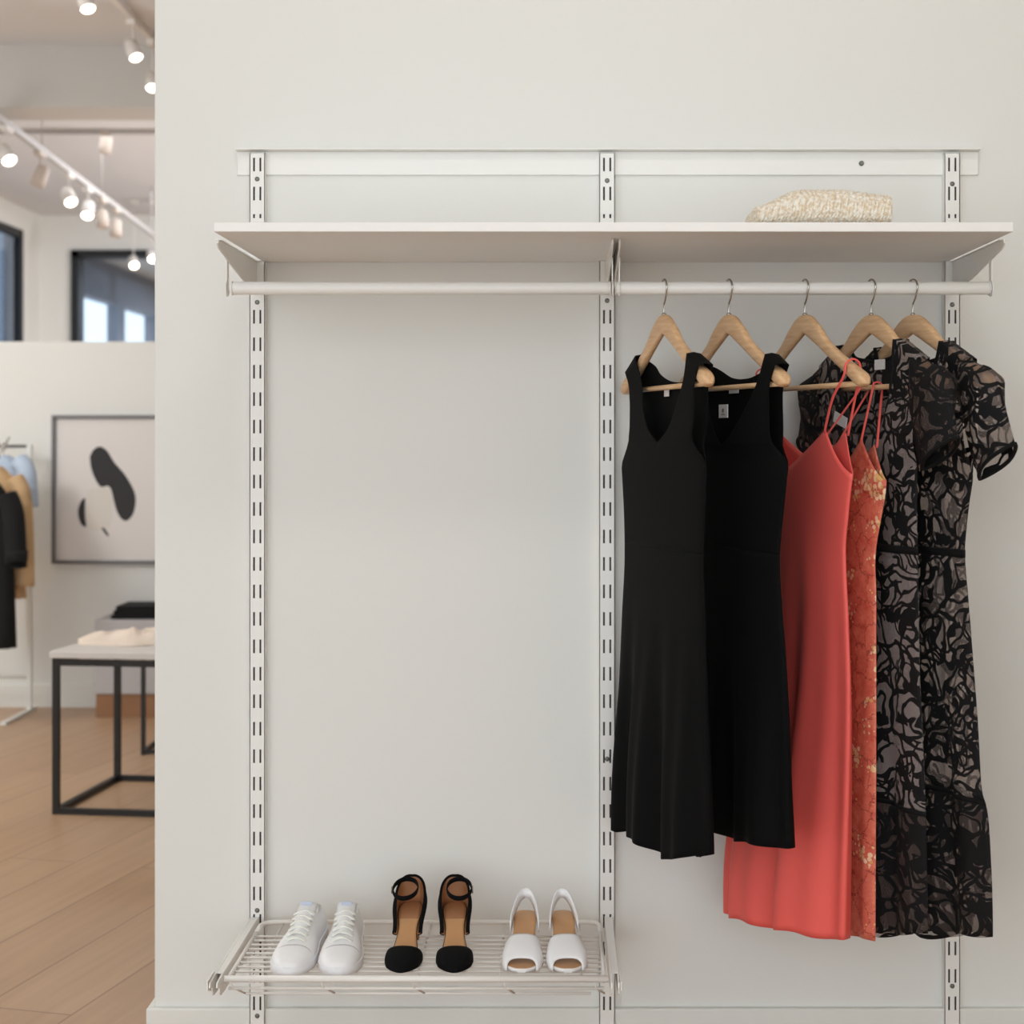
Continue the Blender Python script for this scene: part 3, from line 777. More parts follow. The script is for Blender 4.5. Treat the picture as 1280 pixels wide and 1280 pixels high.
# --- lace dresses
def sleeve(bm, top, bot, t):
    """two panels between top outline and bottom outline (s,z), joined along both, open at the hem"""
    uvl = bm.loops.layers.uv.verify()
    top, bot = catmull(top, 5), catmull(bot, 5)
    n = max(len(top), len(bot)); fl = []
    for side in (1, -1):
        rows = []
        for i in range(n):
            q = i / (n - 1)
            a = top[min(len(top) - 1, round(q * (len(top) - 1)))]; b = bot[min(len(bot) - 1, round(q * (len(bot) - 1)))]
            row = []
            for j in range(15):
                w = j / 14
                o = side * (.0165 * (1 - sm((q - .55) / .3)) * (1 - w) * min(1, w * 16) + t * (.35 + .65 * q) * math.sin(PI * w) ** .8) if 0 < w < 1 else side * .0003
                row.append(bm.verts.new((a[0] + (b[0] - a[0]) * w, -o, a[1] + (b[1] - a[1]) * w)))
            rows.append(row)
        before = set(bm.faces); grid_faces(bm, rows, True, flip=(side < 0))
        fl += [f for f in bm.faces if f not in before]
    bmesh.ops.remove_doubles(bm, verts=bm.verts[:], dist=.001)
    for f in bm.faces:
        for l in f.loops: l[uvl].uv = (l.vert.co.x * 1.0, l.vert.co.z)
def lacedress(fr, far, near, neckF, neckB, zunder, label, m, zw, ztier, foldset, hemf, tip, hb, dense, msleeve):
    zr = min(far[0][0], near[0][0])
    root = thing('lace_dress', label, 'dress', (fr.x, -.24, zr), fr.rz, 'black lace dresses')
    tz = lambda z: .012 + .005 * sm((1.0 - z) / .7)
    bm = garment(fr, far, near, neckF, neckB, zunder, tz, foldset, hemf)
    bmesh.ops.remove_doubles(bm, verts=bm.verts[:], dist=.0005)
    for z in (zw - .006, zw + .006, ztier, ztier + .007): cut(bm, z)
    cloth('bodice', split(bm, zw + .006, 9), m, root, zr, .0008)
    cloth('waistband', split(bm, zw - .006, zw + .006), M['laceband'], root, zr, .002)
    cloth('skirt', split(bm, ztier + .007, zw - .006), m, root, zr, .0008)
    cloth('tier_seam', split(bm, ztier, ztier + .007), M['laceband'], root, zr, .002)
    cloth('hem_tier', split(bm, -9, ztier), dense, root, zr, .0008)
    bm.free()
    for sg in (1, -1):
        zs_ = near[-1] if sg > 0 else far[-1]
        sh = abs(zs_[1])
        top = [(sg * (sh - .012), armtop(sh - .012) + .006), (sg * (sh + .02), armtop(sh + .02) + .004), (sg * .19, armtop(.19) + .0075), (sg * .209, armtop(.2) + .0055), (sg * .221, armtop(.2) - .012), (sg * (.219 + (tip[0] - .219) * .5), armtop(.2) - .052), (sg * tip[0], tip[1])]
        un = near if sg > 0 else far
        su = abs(interp(un, zunder)[0])
        bot = [(sg * (su + .004), zunder + .012), (sg * (su + .012), zunder + .004), (sg * (su + (hb[0] - su) * .7), zunder + (hb[1] - zunder) * .7 + .002), (sg * hb[0], hb[1])]
        bm = bmesh.new(); sleeve(bm, top, bot, .019); cloth('sleeve', bm, msleeve, root, zr, .0008)
        bm = bmesh.new()   # narrow bound hem
        for side in (1, -1):
            pts = []
            for j in range(13):
                w = j / 12; o = side * .019 * math.sin(PI * w) ** .8
                pts.append((sg * (tip[0] + (hb[0] - tip[0]) * w), -o, tip[1] + (hb[1] - tip[1]) * w - zr))
            tube(bm, pts, .0032, 6)
        obj('sleeve_hem', bm, M['laceband'], root)
    # bound neckline
    bm = bmesh.new()
    for side, nk in ((1, neckF), (-1, neckB)):
        pts = [(s, -side * .0118, z - zr) for z, s in nk['left'][::-1]] + [(nk['s0'], -side * .0118, nk['z0'] - zr)] + [(s, -side * .0118, z - zr) for z, s in nk['right']]
        tube(bm, catmull(pts, 4), .0032, 6)
    obj('neckline', bm, M['laceband'], root)
    return root, zr
def neck_s(half, zt_, z0F, mid=0):
    return dict(s0=mid, z0=z0F, left=[(z0F + .004, mid - half * .45), (z0F + (zt_ - z0F) * .35, mid - half * .82), (zt_, mid - half)], right=[(z0F + .004, mid + half * .45), (z0F + (zt_ - z0F) * .35, mid + half * .82), (zt_, mid + half)])
zsh = armtop(.088) + .004
far = [(f4.z(1158, -.2), -.185, .012), (.55, -.175, .008), (.75, -.155, 0), (.897, -.133, 0), (.96, -.136, 0), (1.04, -.140, 0), (1.10, -.136, 0), (1.15, -.142, 0), (armtop(.15) + .0035, -.15, 0)]
near = f4.edge([(1160, 1167), (1158, 1048), (1154, 930), (1150, 850), (1148, 750), (1147, 692), (1146, 640), (1146.5, 592)]) + [(1.10, .138, 0), (1.15, .142, 0), (armtop(.15) + .0035, .15, 0)]
hem4 = lambda u: .005 * math.sin(2 * PI * (3.3 * u + .2)) * min(1, 8 * u * (1 - u))
g4, zr4 = lacedress(f4, far, near, neck_s(.088, zsh, zsh - .146), neck_s(.088, zsh, zsh - .03), 1.045,
                    'black lace dress with short sleeves hanging right beside the floral coral dress', M['laceA'], f4.z(687, .1), f4.z(1010, .1),
                    folds([(.009, 3.3, .2, 0), (.0025, 6.1, .1, .03)], .90, .34), hem4, (.24, 1.097), (.15, 1.048), M['lacedense'], M['lacedense'])
tagmesh('neck_label', g4, f4, .012, -.0085, zsh - .035, .03, .016, M['tag'], zr4)
tt = tagmesh('price_tag', g4, f4, -.066, .018, f4.z(525, -.066), .042, .018, M['tag'], zr4, .3)
f5 = Frame(*HP[4])
zsh = armtop(.094) + .004
far = [(f5.z(1160, -.2), -.185, .010), (.55, -.17, .006), (.75, -.155, 0), (.897, -.140, 0), (.96, -.143, 0), (1.04, -.15, 0), (1.10, -.148, 0), (1.15, -.15, 0), (armtop(.155) + .0035, -.155, 0)]
near = f5.edge([(1241, 1171), (1240, 1108), (1235, 1019), (1227, 986), (1222, 900), (1216, 820), (1210, 745), (1206, 695), (1208, 660), (1212, 625), (1216, 594)]) + [(1.10, .152, 0), (1.15, .152, 0), (armtop(.155) + .0035, .155, 0)]
hem5 = lambda u: .005 * math.sin(2 * PI * (3.1 * u + .6)) * min(1, 8 * u * (1 - u))
g5, zr5 = lacedress(f5, far, near, neck_s(.094, zsh, zsh - .06), neck_s(.094, zsh, zsh - .03), 1.040,
                    'black lace dress with short sleeves at the far right end of the row', M['laceB'], f5.z(690, .1), f5.z(990, .1),
                    folds([(.009, 3.3, .2, 0), (.0025, 5.7, .3, .03)], .90, .34), hem5, (.262, 1.087), (.178, 1.034), M['lacedense'], M['laceB'])

# ------------------------------------------------------------------ folded knit on the shelf
def knit():
    bm = bmesh.new(); x0, x1, yc, hy = PX(934, -.27), PX(1104, -.27), -.27, .085
    z0 = zs1 + .0022; NX, NT = 420, 130
    rows = []
    for i in range(NX + 1):
        q = i / NX; x = x0 + (x1 - x0) * q
        hh = .0575 * min(1, (.52 + .48 * sm(q / .36))) * (1 - .16 * sm((q - .6) / .4))
        e = min(1, q / .035, (1 - q) / .02); e = math.sqrt(max(0, 1 - (1 - e) ** 2)); e = max(e, .02)
        row = []
        for j in range(NT):
            th = 2 * PI * j / NT - PI / 2
            c, s = math.cos(th), math.sin(th)
            yy_ = hy * math.copysign(abs(c) ** .5, c); zz = math.copysign(abs(s) ** .55, s)
            up = (zz + 1) / 2
            rib = abs(math.sin(PI * (x - x0) / .0105 + .8 * mnoise.noise((x * 20, th * 2, 0))))
            fine = mnoise.noise((x * 240, th * 9 if abs(c) > .5 else th * 9, 3.1)) * .0022
            stitch = .0018 * math.sin(2 * PI * (x - x0) / .0052 + 3 * math.sin(th * 22)) * math.sin(th * 34)
            disp = .0022 * rib * sm((up - .25) / .3) + fine + stitch * (1 - .5 * sm((up - .5) / .3))
            yy_ += (c / max(.2, abs(c) + abs(s))) * disp * e; 
            z = z0 + hh * e * up + disp * s * e + (hh * (1 - e) * .25)
            fold_ = math.exp(-((up - .46) / .035) ** 2) * .004 * (1 if c < 0 else 0)
            row.append(bm.verts.new((x, yc + (yy_ * e if e < 1 else yy_) + fold_, max(z0 - .001, z))))
        rows.append(row)
    grid_faces(bm, rows, True, wrap=True)
    bm.faces.new(rows[0]); bm.faces.new(rows[-1][::-1])
    m = mat('cream_wool', (232, 218, 196), .95, spec=.1)
    nt = m.node_tree; b = nt.nodes['Principled BSDF']; L = nt.links.new
    tc = nt.nodes.new('ShaderNodeTexCoord'); n = nt.nodes.new('ShaderNodeTexNoise'); n.inputs['Scale'].default_value = 210
    cr = nt.nodes.new('ShaderNodeValToRGB'); cr.color_ramp.elements[0].position = .38; cr.color_ramp.elements[0].color = srgb(218, 198, 170)
    cr.color_ramp.elements[1].position = .6; cr.color_ramp.elements[1].color = srgb(240, 234, 222)
    L(tc.outputs['Object'], n.inputs['Vector']); L(n.outputs['Fac'], cr.inputs['Fac']); L(cr.outputs['Color'], b.inputs['Base Color'])
    tag(obj('folded_throw', bm, m), 'cream chunky knit folded on top of the shelf', 'knitwear')
knit()

# ------------------------------------------------------------------ shoes (local: toe towards -Y, heel towards +Y, sole on z = 0)
ZS = ZT + .0012
def outline(wid, n=40):
    """closed outline from a table (t along length, half width inner, half width outer) heel -> toe"""
    tab = catmull(wid, 6); return tab
def shoe_root(name, label, cat, x, y, rz, group):
    return thing(name, label, cat, (x, y, ZS), rz, group)
def strip(bm, tab, zf, th, mi=0):
    """solid sole: tab rows (y, xl, xr); zf(y) underside height"""
    rows = []
    for y, a, b in tab:
        z = zf(y); row = []
        m_ = 9
        top = [(a + (b - a) * i / (m_ - 1), z + th) for i in range(m_)]
        bot = [(b + (a - b) * i / (m_ - 1), z) for i in range(m_)]
        rows.append([bm.verts.new((p[0], y, p[1])) for p in top + bot])
    grid_faces(bm, rows, True, mi, wrap=True)
    bm.faces.new(rows[0][::-1]).material_index = mi; bm.faces.new(rows[-1]).material_index = mi

def sneaker(label, x, y, rz):
    r = shoe_root('white_sneaker', label, 'shoe', x, y, rz, 'white sneakers')
    tab = catmull([(.118, -.006, .006), (.115, -.016, .016), (.10, -.027, .027), (.06, -.030, .030), (.01, -.031, .031), (-.04, -.037, .037), (-.075, -.038, .037), (-.100, -.030, .029), (-.112, -.019, .018), (-.117, -.006, .006)], 5)
    tab = [(a, b * .92, c * .92) for a, b, c in tab]; bm = bmesh.new(); strip(bm, tab, lambda q: 0, .019); obj('sole', bm, M['rubber'], r, bevel=.003)
    bm = bmesh.new(); rows = []
    def hgt(q):  # q: y
        return interp([(-.116, .020), (-.112, .028), (-.10, .036), (-.08, .042), (-.06, .047), (-.04, .055), (0, .072), (.03, .083), (.045, .086), (.07, .072), (.10, .074), (.113, .074), (.117, .072)], q)[0]
    for yq, a, b in tab[2:-2]:
        h = hgt(yq); row = []
        for k in range(25):
            th = PI * k / 24; c, s = math.cos(th), math.sin(th)
            w = (b - a) / 2 * .945
            xx = (a + b) / 2 + w * math.copysign(abs(c) ** (.75), c) * (1 - (.42 * sm((yq + .06) / .1)) * s ** 1.2)
            z = .017 + (h - .017) * s ** .8
            if yq > .052 and s > .75:
                z = .030
            row.append(bm.verts.new((xx, yq, z)))
        rows.append(row)
    grid_faces(bm, rows)
    bm.faces.new(rows[0]); bm.faces.new(rows[-1][::-1])
    obj('upper', bm, M['leather'], r)
    bm = bmesh.new(); rows = []           # tongue standing above the laces
    for k in range(11):
        q = k / 10; yq = -.035 + .082 * q; zc = .060 + .036 * q; row = []
        for j in range(9):
            u = -1 + 2 * j / 8; row.append(bm.verts.new((u * (.014 + .003 * q), yq + .008 * u * u, zc + .004 * math.sin(PI * min(1, q * 1.2)) - .009 * u * u)))
        rows.append(row)
    grid_faces(bm, rows); o = obj('tongue', bm, M['lining_blue'] if False else M['leather'], r); sd = o.modifiers.new('t', 'SOLIDIFY'); sd.thickness = .004
    bm = bmesh.new(); box(bm, -.0095, .0095, .034, .0355, .0895, .098, mtx=Matrix.Translation((0, .002, .002)) @ Matrix.Rotation(math.radians(0), 4, 'X')); obj('tongue_label', bm, M['lining_blue'], r, bevel=.001)
    bm = bmesh.new()
    for k in range(6):
        yq = -.052 + .0145 * k; zc = hgt(yq) + .0035
        for s in (1, -1):
            pts = []
            for j in range(9):
                u = -1 + 2 * j / 8; pts.append((u * .0165, yq + s * u * .0035, zc + .002 + .0012 * s * (1 if k % 2 else -1) * (1 - abs(u)) - .0085 * u * u))
            tube(bm, pts, .0021, 6)
    obj('laces', bm, M['lace_cord'], r)
    bm = bmesh.new(); pts = []
    for k in range(17):  # seam of the toe cap
        th = PI * (.14 + .72 * k / 16); c, s = math.cos(th), math.sin(th); yq = -.066 - .012 * (1 - s)
        pts.append((.0318 * math.copysign(abs(c) ** .75, c) * (1 - .05 * s), yq, .0175 + (hgt(yq) - .017) * s ** .8))
    tube(bm, pts, .0011, 5); obj('toe_cap_seam', bm, M['greybox'], r)
    r.scale = (1, 1, .70)
sneaker('white lace-up sneaker at the end of the wire shelf, nearest the leftmost upright', -.4150, -.187, math.radians(-2))
sneaker('white lace-up sneaker standing next to the first black pump', -.3460, -.187, math.radians(3))

def shell(bm, path, zb, ht, lean, mi, inset=0):
    """standing wall along path points (x,y,nx,ny); zb(i), ht(i) give base and height"""
    rows = [[], [], [], []]
    n = len(path)
    for i, (x, y, nx, ny) in enumerate(path):
        for k in range(4):
            q = k / 3; w = lean(i / (n - 1), q) - inset
            rows[k].append(bm.verts.new((x + nx * w, y + ny * w, zb(y) + ht(i / (n - 1)) * q)))
    grid_faces(bm, rows, True, mi)
def heelshoe(name, label, x, y, rz, group, out):
    """black pump with ankle strap; out = +1/-1 the outer side (x)"""
    r = shoe_root(name, label, 'shoe', x, y, rz, group)
    tab = catmull([(.098, -.004, .004), (.094, -.014, .014), (.08, -.0195, .0195), (.055, -.0195, .0195), (.02, -.0155, .0155), (-.02, -.0205, .0205), (-.055, -.0275, .0275), (-.073, -.0250, .0250), (-.089, -.016, .016), (-.098, -.007, .007), (-.101, -.002, .002)], 5)
    zf = lambda q: interp(catmull([(-.11, .0035), (-.08, .0025), (-.05, .003), (-.025, .008), (.0, .018), (.03, .033), (.06, .045), (.10, .049)], 4), q)[0]
    bm = bmesh.new(); strip(bm, tab, zf, .004, 0); obj('sole', bm, M['suede'], r)
    bm = bmesh.new(); strip(bm, [(a, b * .93, c * .93) for a, b, c in tab[1:-1] if a > -.08], lambda q: zf(q) + .0038, .0012, 0); obj('insole', bm, M['tan'], r)
    bm = bmesh.new(); strip(bm, [(a, b * .88, c * .88) for a, b, c in tab if a > .038][1:], lambda q: zf(q) + .0050, .0008, 0); obj('heel_pad', bm, M['tan2'], r)
    # vamp
    bm = bmesh.new(); rows = []
    for yq, a, b in [t_ for t_ in tab if t_[0] < -.046]:
        q = (-yq - .046) / .054; h = .025 * math.sqrt(max(.02, 1 - q ** 2.2)); w = (b - a) / 2 + .003 * (1 - q); row = []
        for k in range(21):
            th = PI * k / 20; c, s = math.cos(th), math.sin(th)
            row.append(bm.verts.new((w * math.copysign(abs(c) ** .8, c), yq + (.021 * (1 - s) * (1 - q) ** 2), zf(yq) + .001 + h * s ** .75)))
        rows.append(row)
    grid_faces(bm, rows); bm.faces.new(rows[-1])
    o = obj('vamp', bm, M['suede'], r); sd = o.modifiers.new('t', 'SOLIDIFY'); sd.thickness = .0018; sd.offset = -1
    # quarter: wall round the heel, lower towards the waist
    side = [t_ for t_ in tab if t_[0] > .006]
    path = []
    lft = [(t_[1], t_[0]) for t_ in side][::-1]; rgt = [(t_[2], t_[0]) for t_ in side]
    pp = lft + rgt
    for i, (px_, py_) in enumerate(pp):
        a = pp[max(0, i - 1)]; b = pp[min(len(pp) - 1, i + 1)]; tx, ty = b[0] - a[0], b[1] - a[1]; l = math.hypot(tx, ty) or 1
        path.append((px_, py_, -ty / l, tx / l))
    cx = lambda q: abs(2 * q - 1)
    ht = lambda q: .004 + .044 * (1 - sm((cx(q) - .05) / .95)) ** .75
    lean = lambda q, k: .0065 * math.sin(PI * min(1, k * .8)) * sm(cx(q) * 1.3)
    bm = bmesh.new(); shell(bm, path, lambda q: zf(q) + .002, ht, lean, 0, -.0012); o = obj('quarter', bm, M['suede'], r, fix=False); sd = o.modifiers.new('t', 'SOLIDIFY'); sd.thickness = .0012
    bm = bmesh.new(); shell(bm, path, lambda q: zf(q) + .003, ht, lean, 0, .0004); o = obj('quarter_lining', bm, M['tan2'], r, fix=False); sd = o.modifiers.new('t', 'SOLIDIFY'); sd.thickness = .0008
    bm = bmesh.new(); n = len(path); e = []
    for i, (x_, y_, nx, ny) in enumerate(path):
        q = i / (n - 1); w = lean(q, 1) + .0006; e.append((x_ + nx * w, y_ + ny * w, zf(y_) + .002 + ht(q)))
    tube(bm, e, .0022, 7); obj('binding', bm, M['suede'], r)
    # ankle strap ring, pulled to the outer side
    bm = bmesh.new(); ring = []
    for k in range(28):
        th = 2 * PI * k / 28; c, s = math.cos(th), math.sin(th)
        ring.append((.0205 * c + out * .0072, .058 + .037 * s, .0885 + .0055 * s))
    tube(bm, ring, .003, 6, closed=True, flat=(.0012, .0044)); st = obj('ankle_strap', bm, M['suede'], r)
    bm = bmesh.new(); bx = out * .0292
    tube(bm, [(bx, .052, .0825), (bx, .061, .0825), (bx, .061, .0915), (bx, .052, .0915)], .0011, 6, closed=True, up=Vector((1, 0, 0))); obj('buckle', bm, M['grout'], st)
    # block heel
    bm = bmesh.new(); rows = []
    for z, s in ((0, .80), (.012, .78), (.03, .84), (.048, 1.0)):
        row = []
        for k in range(20):
            th = 2 * PI * k / 20; c, sn = math.cos(th), math.sin(th)
            row.append(bm.verts.new((.0178 * s * math.copysign(abs(c) ** .7, c), .077 + .0175 * s * math.copysign(abs(sn) ** .8, sn), min(z, zf(.077 + .0175 * s * sn) + .001))))
        rows.append(row)
    grid_faces(bm, rows, wrap=True); bm.faces.new(rows[0][::-1]); bm.faces.new(rows[-1]); obj('heel', bm, M['tan2'], r)
heelshoe('black_pump', 'black ankle-strap pump standing beside the white sneakers', -.2438, -.198, 0, 'black ankle-strap pumps', -1)
heelshoe('black_pump', 'black ankle-strap pump standing next to the white sandals', -.1655, -.198, math.radians(3.5), 'black ankle-strap pumps', 1)

def sandal(label, x, y, rz):
    r = shoe_root('white_sandal', label, 'shoe', x, y, rz, 'white open-toe sandals')
    tab = catmull([(.096, -.004, .004), (.092, -.013, .013), (.078, -.019, .019), (.05, -.020, .020), (.015, -.0195, .0195), (-.025, -.024, .024), (-.06, -.0295, .0295), (-.078, -.0265, .0265), (-.091, -.019, .019), (-.0985, -.011, .011), (-.1005, -.006, .006)], 5)
    zf = lambda q: interp(catmull([(-.11, .0035), (-.08, .0025), (-.05, .004), (-.02, .009), (.01, .019), (.04, .028), (.07, .033), (.10, .034)], 4), q)[0]
    bm = bmesh.new(); strip(bm, tab, zf, .0065); obj('sole', bm, M['leather'], r)
    bm = bmesh.new(); strip(bm, [(a, b * .94, c * .94) for a, b, c in tab[1:-1]], lambda q: zf(q) + .006, .0013); obj('insole', bm, M['tan'], r)
    bm = bmesh.new(); rows = []
    for k in range(15):
        q = k / 14; yq = -.028 - .060 * q
        _, = (0,)
        a = min(tab, key=lambda t_: abs(t_[0] - yq)); w = a[2] + .0035
        h = .033 - .006 * q - .011 * q ** 3; row = []
        for j in range(23):
            th = PI * j / 22; c, s = math.cos(th), math.sin(th)
            row.append(bm.verts.new((w * math.copysign(abs(c) ** .62, c), yq + .012 * (1 - s) * (1 - q) - .006 * q * (1 - s) + .008 * q * q * s, zf(yq) + .001 + h * s ** .62)))
        rows.append(row)
    grid_faces(bm, rows); o = obj('toe_band', bm, M['leather'], r, fix=False); sd = o.modifiers.new('t', 'SOLIDIFY'); sd.thickness = .0022
    # slingback: low at the sides, rising behind the heel
    bm = bmesh.new(); rows = [[], []]
    n = 29
    for i in range(n):
        th = PI * i / (n - 1); c, s = math.cos(th), math.sin(th)
        px_ = .0245 * math.copysign(abs(c) ** .8, c) * (1 - .18 * s); py_ = .028 + .068 * s ** .9
        zt_ = .048 + .031 * s ** 1.3; zb_ = .026 + .036 * s ** 1.5
        if s < .05: zt_ = .040
        rows[0].append(bm.verts.new((px_, py_, zb_))); rows[1].append(bm.verts.new((px_ * .98, py_ - .002, zt_)))
    grid_faces(bm, rows); o = obj('heel_sling', bm, M['leather'], r); sd = o.modifiers.new('t', 'SOLIDIFY'); sd.thickness = .0022
    # heel counter and block heel
    bm = bmesh.new(); rows = []
    for z, s in ((0, .82), (.012, .82), (.032, 1.0)):
        row = []
        for k in range(20):
            th = 2 * PI * k / 20; c, sn = math.cos(th), math.sin(th)
            row.append(bm.verts.new((.0178 * s * math.copysign(abs(c) ** .7, c), .074 + .0185 * s * math.copysign(abs(sn) ** .8, sn), min(z, zf(.06) + .003))))
        rows.append(row)
    grid_faces(bm, rows, wrap=True); bm.faces.new(rows[0][::-1]); bm.faces.new(rows[-1]); obj('heel', bm, M['leather'], r)
sandal('white open-toe slingback sandal standing next to the black pumps', -.0535, -.197, math.radians(-1))
sandal('white open-toe slingback sandal at the end nearest the middle upright', .0130, -.197, math.radians(2.5))

# ------------------------------------------------------------------ shop background
# low table
ty, tzt = 1.80, .476
tr = thing('low_table', 'low black metal frame table with a pale stone top and cream cloth on it', 'table', (PX(65, ty), ty, 0), math.radians(-7))
TW, TD, T_ = 1.10, .46, .018
for (lx, ly) in ((0, 0), (TW - T_, 0), (0, TD - T_), (TW - T_, TD - T_)):
    bm = bmesh.new(); box(bm, lx, lx + T_, ly, ly + T_, 0, tzt - .02); obj('leg', bm, M['blackmetal'], tr)
bm = bmesh.new()
for z in (0, tzt - .042):
    for ly in (0, TD - T_): box(bm, T_, TW - T_, ly + .001, ly + T_ - .001, z, z + T_)
    for lx in (0, TW - T_): box(bm, lx + .001, lx + T_ - .001, T_, TD - T_, z, z + T_)
obj('frame_bars', bm, M['blackmetal'], tr)
bm = bmesh.new(); box(bm, -.006, TW + .006, -.006, TD + .006, tzt - .02, tzt); obj('table_top', bm, M['stone'], tr, bevel=.003)
# cloth heap on it
def heap(name, label, cat, cx, cy, z0, rx, ry, h, m, seed):
    bm = bmesh.new(); rows = []
    for i in range(15):
        q = i / 14; row = []
        for j in range(40):
            th = 2 * PI * j / 40; rr = q * (1 + .18 * mnoise.noise((math.cos(th) * 2, math.sin(th) * 2, seed)))
            x, y = rx * rr * math.cos(th), ry * rr * math.sin(th)
            z = h * (1 - q ** 2.4) * (.7 + .5 * mnoise.noise((x * 14, y * 14, seed))) + .014 * (1 - q) * mnoise.noise((x * 40, y * 40, seed))
            row.append(bm.verts.new((x, y, max(.001, z) if q < 1 else 0)))
        rows.append(row)
    grid_faces(bm, rows, wrap=True)
    bm.faces.new(rows[-1])
    bmesh.ops.remove_doubles(bm, verts=bm.verts[:], dist=.0005)
    tag(obj(name, bm, m, loc=(cx, cy, z0)), label, cat)
heap('folded_scarf', 'crumpled cream cloth lying on the low black table', 'clothing', PX(168, 2.0), 2.03, tzt, .19, .13, .05, M['cream'], 1.7)
# plinth behind
py_ = 3.36
pl = thing('display_plinth', 'pale grey display block on a wood base behind the low table', 'plinth', (PX(118, py_), py_, 0))
zt = PZ(775, py_); zb2 = PZ(868, py_); 
bm = bmesh.new(); box(bm, 0, .8, 0, .22, zb2, zt); obj('plinth_block', bm, M['greybox'], pl, bevel=.004)
bm = bmesh.new(); box(bm, .004, .796, .008, .215, 0, zb2); obj('plinth_base', bm, M['oak'], pl)
bm = bmesh.new()
for k in range(3):
    box(bm, -.2 + .01 * k, .2 - .012 * k, -.09, .09, .018 * k, .018 * k + .017)
tag(obj('folded_sweater', bm, M['coatblack'], loc=(PX(145, py_ + .1) + .2, py_ + .11, zt), bevel=.007, segs=3), 'folded black garment on the grey display block', 'clothing')
# second small frame behind
fy = 2.65
sr = thing('side_table', 'small black frame table half hidden behind the wall end', 'table', (PX(176, fy), fy, 0))
for (lx, ly) in ((0, 0), (.4, 0), (0, .28), (.4, .28)):
    bm = bmesh.new(); box(bm, lx, lx + .014, ly, ly + .014, 0, .36); obj('leg', bm, M['blackmetal'], sr)
bm = bmesh.new()
for ly in (0, .28): box(bm, .014, .4, ly + .001, ly + .013, .004, .016)
for lx in (0, .4): box(bm, lx + .001, lx + .013, .014, .28, .004, .016)
obj('frame_bars', bm, M['blackmetal'], sr)
bm = bmesh.new(); box(bm, -.004, .418, -.004, .298, .36, .374); obj('table_top', bm, M['stone'], sr, bevel=.002)
# framed picture on the partition
ay = YP
ax0, ax1, az0, az1 = PX(67, ay), PX(67, ay) + .58, PZ(704, ay), PZ(519, ay)
pr = thing('framed_picture', 'framed abstract print of black shapes on the partition wall', 'picture', (ax0, ay, az0))
w_, h_ = ax1 - ax0, az1 - az0; t = .013
bm = bmesh.new()
box(bm, 0, w_, -.03, -.001, 0, t); box(bm, 0, w_, -.03, -.001, h_ - t, h_); box(bm, 0, t, -.03, -.001, t, h_ - t); box(bm, w_ - t, w_, -.03, -.001, t, h_ - t)
obj('picture_frame', bm, M['pewter'], pr, bevel=.002)
bm = bmesh.new(); box(bm, t, w_ - t, -.014, -.001, t, h_ - t); pp_ = obj('print', bm, M['mat'], pr)
sc = 220 / 640
def art(pts, m, name, th):
    bm = bmesh.new(); P = catmull([(PX(a * sc, ay) - ax0, PZ(420 + b * sc, ay) - az0) for a, b in pts + pts[:1]], 4)[:-1]
    poly_prism(bm, P, 1, -.0140 - th, -.0138); return obj(name, bm, m, pp_)
art([(318, 562), (402, 556), (404, 690), (322, 694)], M['inkbeige'], 'wash_shape', .0003)
art([(330, 440), (345, 412), (370, 402), (395, 420), (420, 460), (455, 500), (485, 550), (497, 590), (490, 640), (470, 668), (450, 668), (430, 640), (418, 600), (408, 560), (395, 545), (370, 548), (350, 520), (335, 480)], M['ink'], 'ink_shape', .0007)
art([(314, 588), (300, 598), (288, 630), (290, 660), (300, 685), (317, 692), (313, 650)], M['ink'], 'ink_shape', .0007)
art([(372, 698), (382, 698), (399, 722), (392, 725)], M['ink'], 'ink_shape', .0007)

# garment rack at the left edge: two posts and a sloping arm towards the camera
gy = 3.5
gx = PX(37, gy)
gr = thing('garment_rack', 'white clothes rack at the left edge of the picture in front of the partition', 'clothes rack', (gx, gy, 0))
ztop = PZ(556, gy)
for s in (0, -.62):
    bm = bmesh.new(); box(bm, s - .009, s + .009, -.009, .009, .012, ztop); obj('post', bm, M['trim'], gr)
    bm = bmesh.new(); box(bm, s - .012, s + .012, -.3, .06, 0, .012); obj('foot', bm, M['trim'], gr)
bm = bmesh.new(); tube(bm, [(-.611, 0, ztop - .006), (-.009, 0, ztop - .006)], .006, 8); obj('rail', bm, M['pewter'], gr)
bm = bmesh.new(); tube(bm, [(-.611, 0, .14), (-.009, 0, .14)], .006, 8); obj('lower_bar', bm, M['trim'], gr)
def armp(y): return (-2.135 - .16 * (y - 3.1), y, .985 + .30 * (y - 3.1))
bm = bmesh.new(); p0, p1 = armp(3.0), armp(3.49)
tube(bm, [(p[0] - gx, p[1] - gy, p[2]) for p in (p0, p1)], .006, 8); obj('sloping_arm', bm, M['trim'], gr)
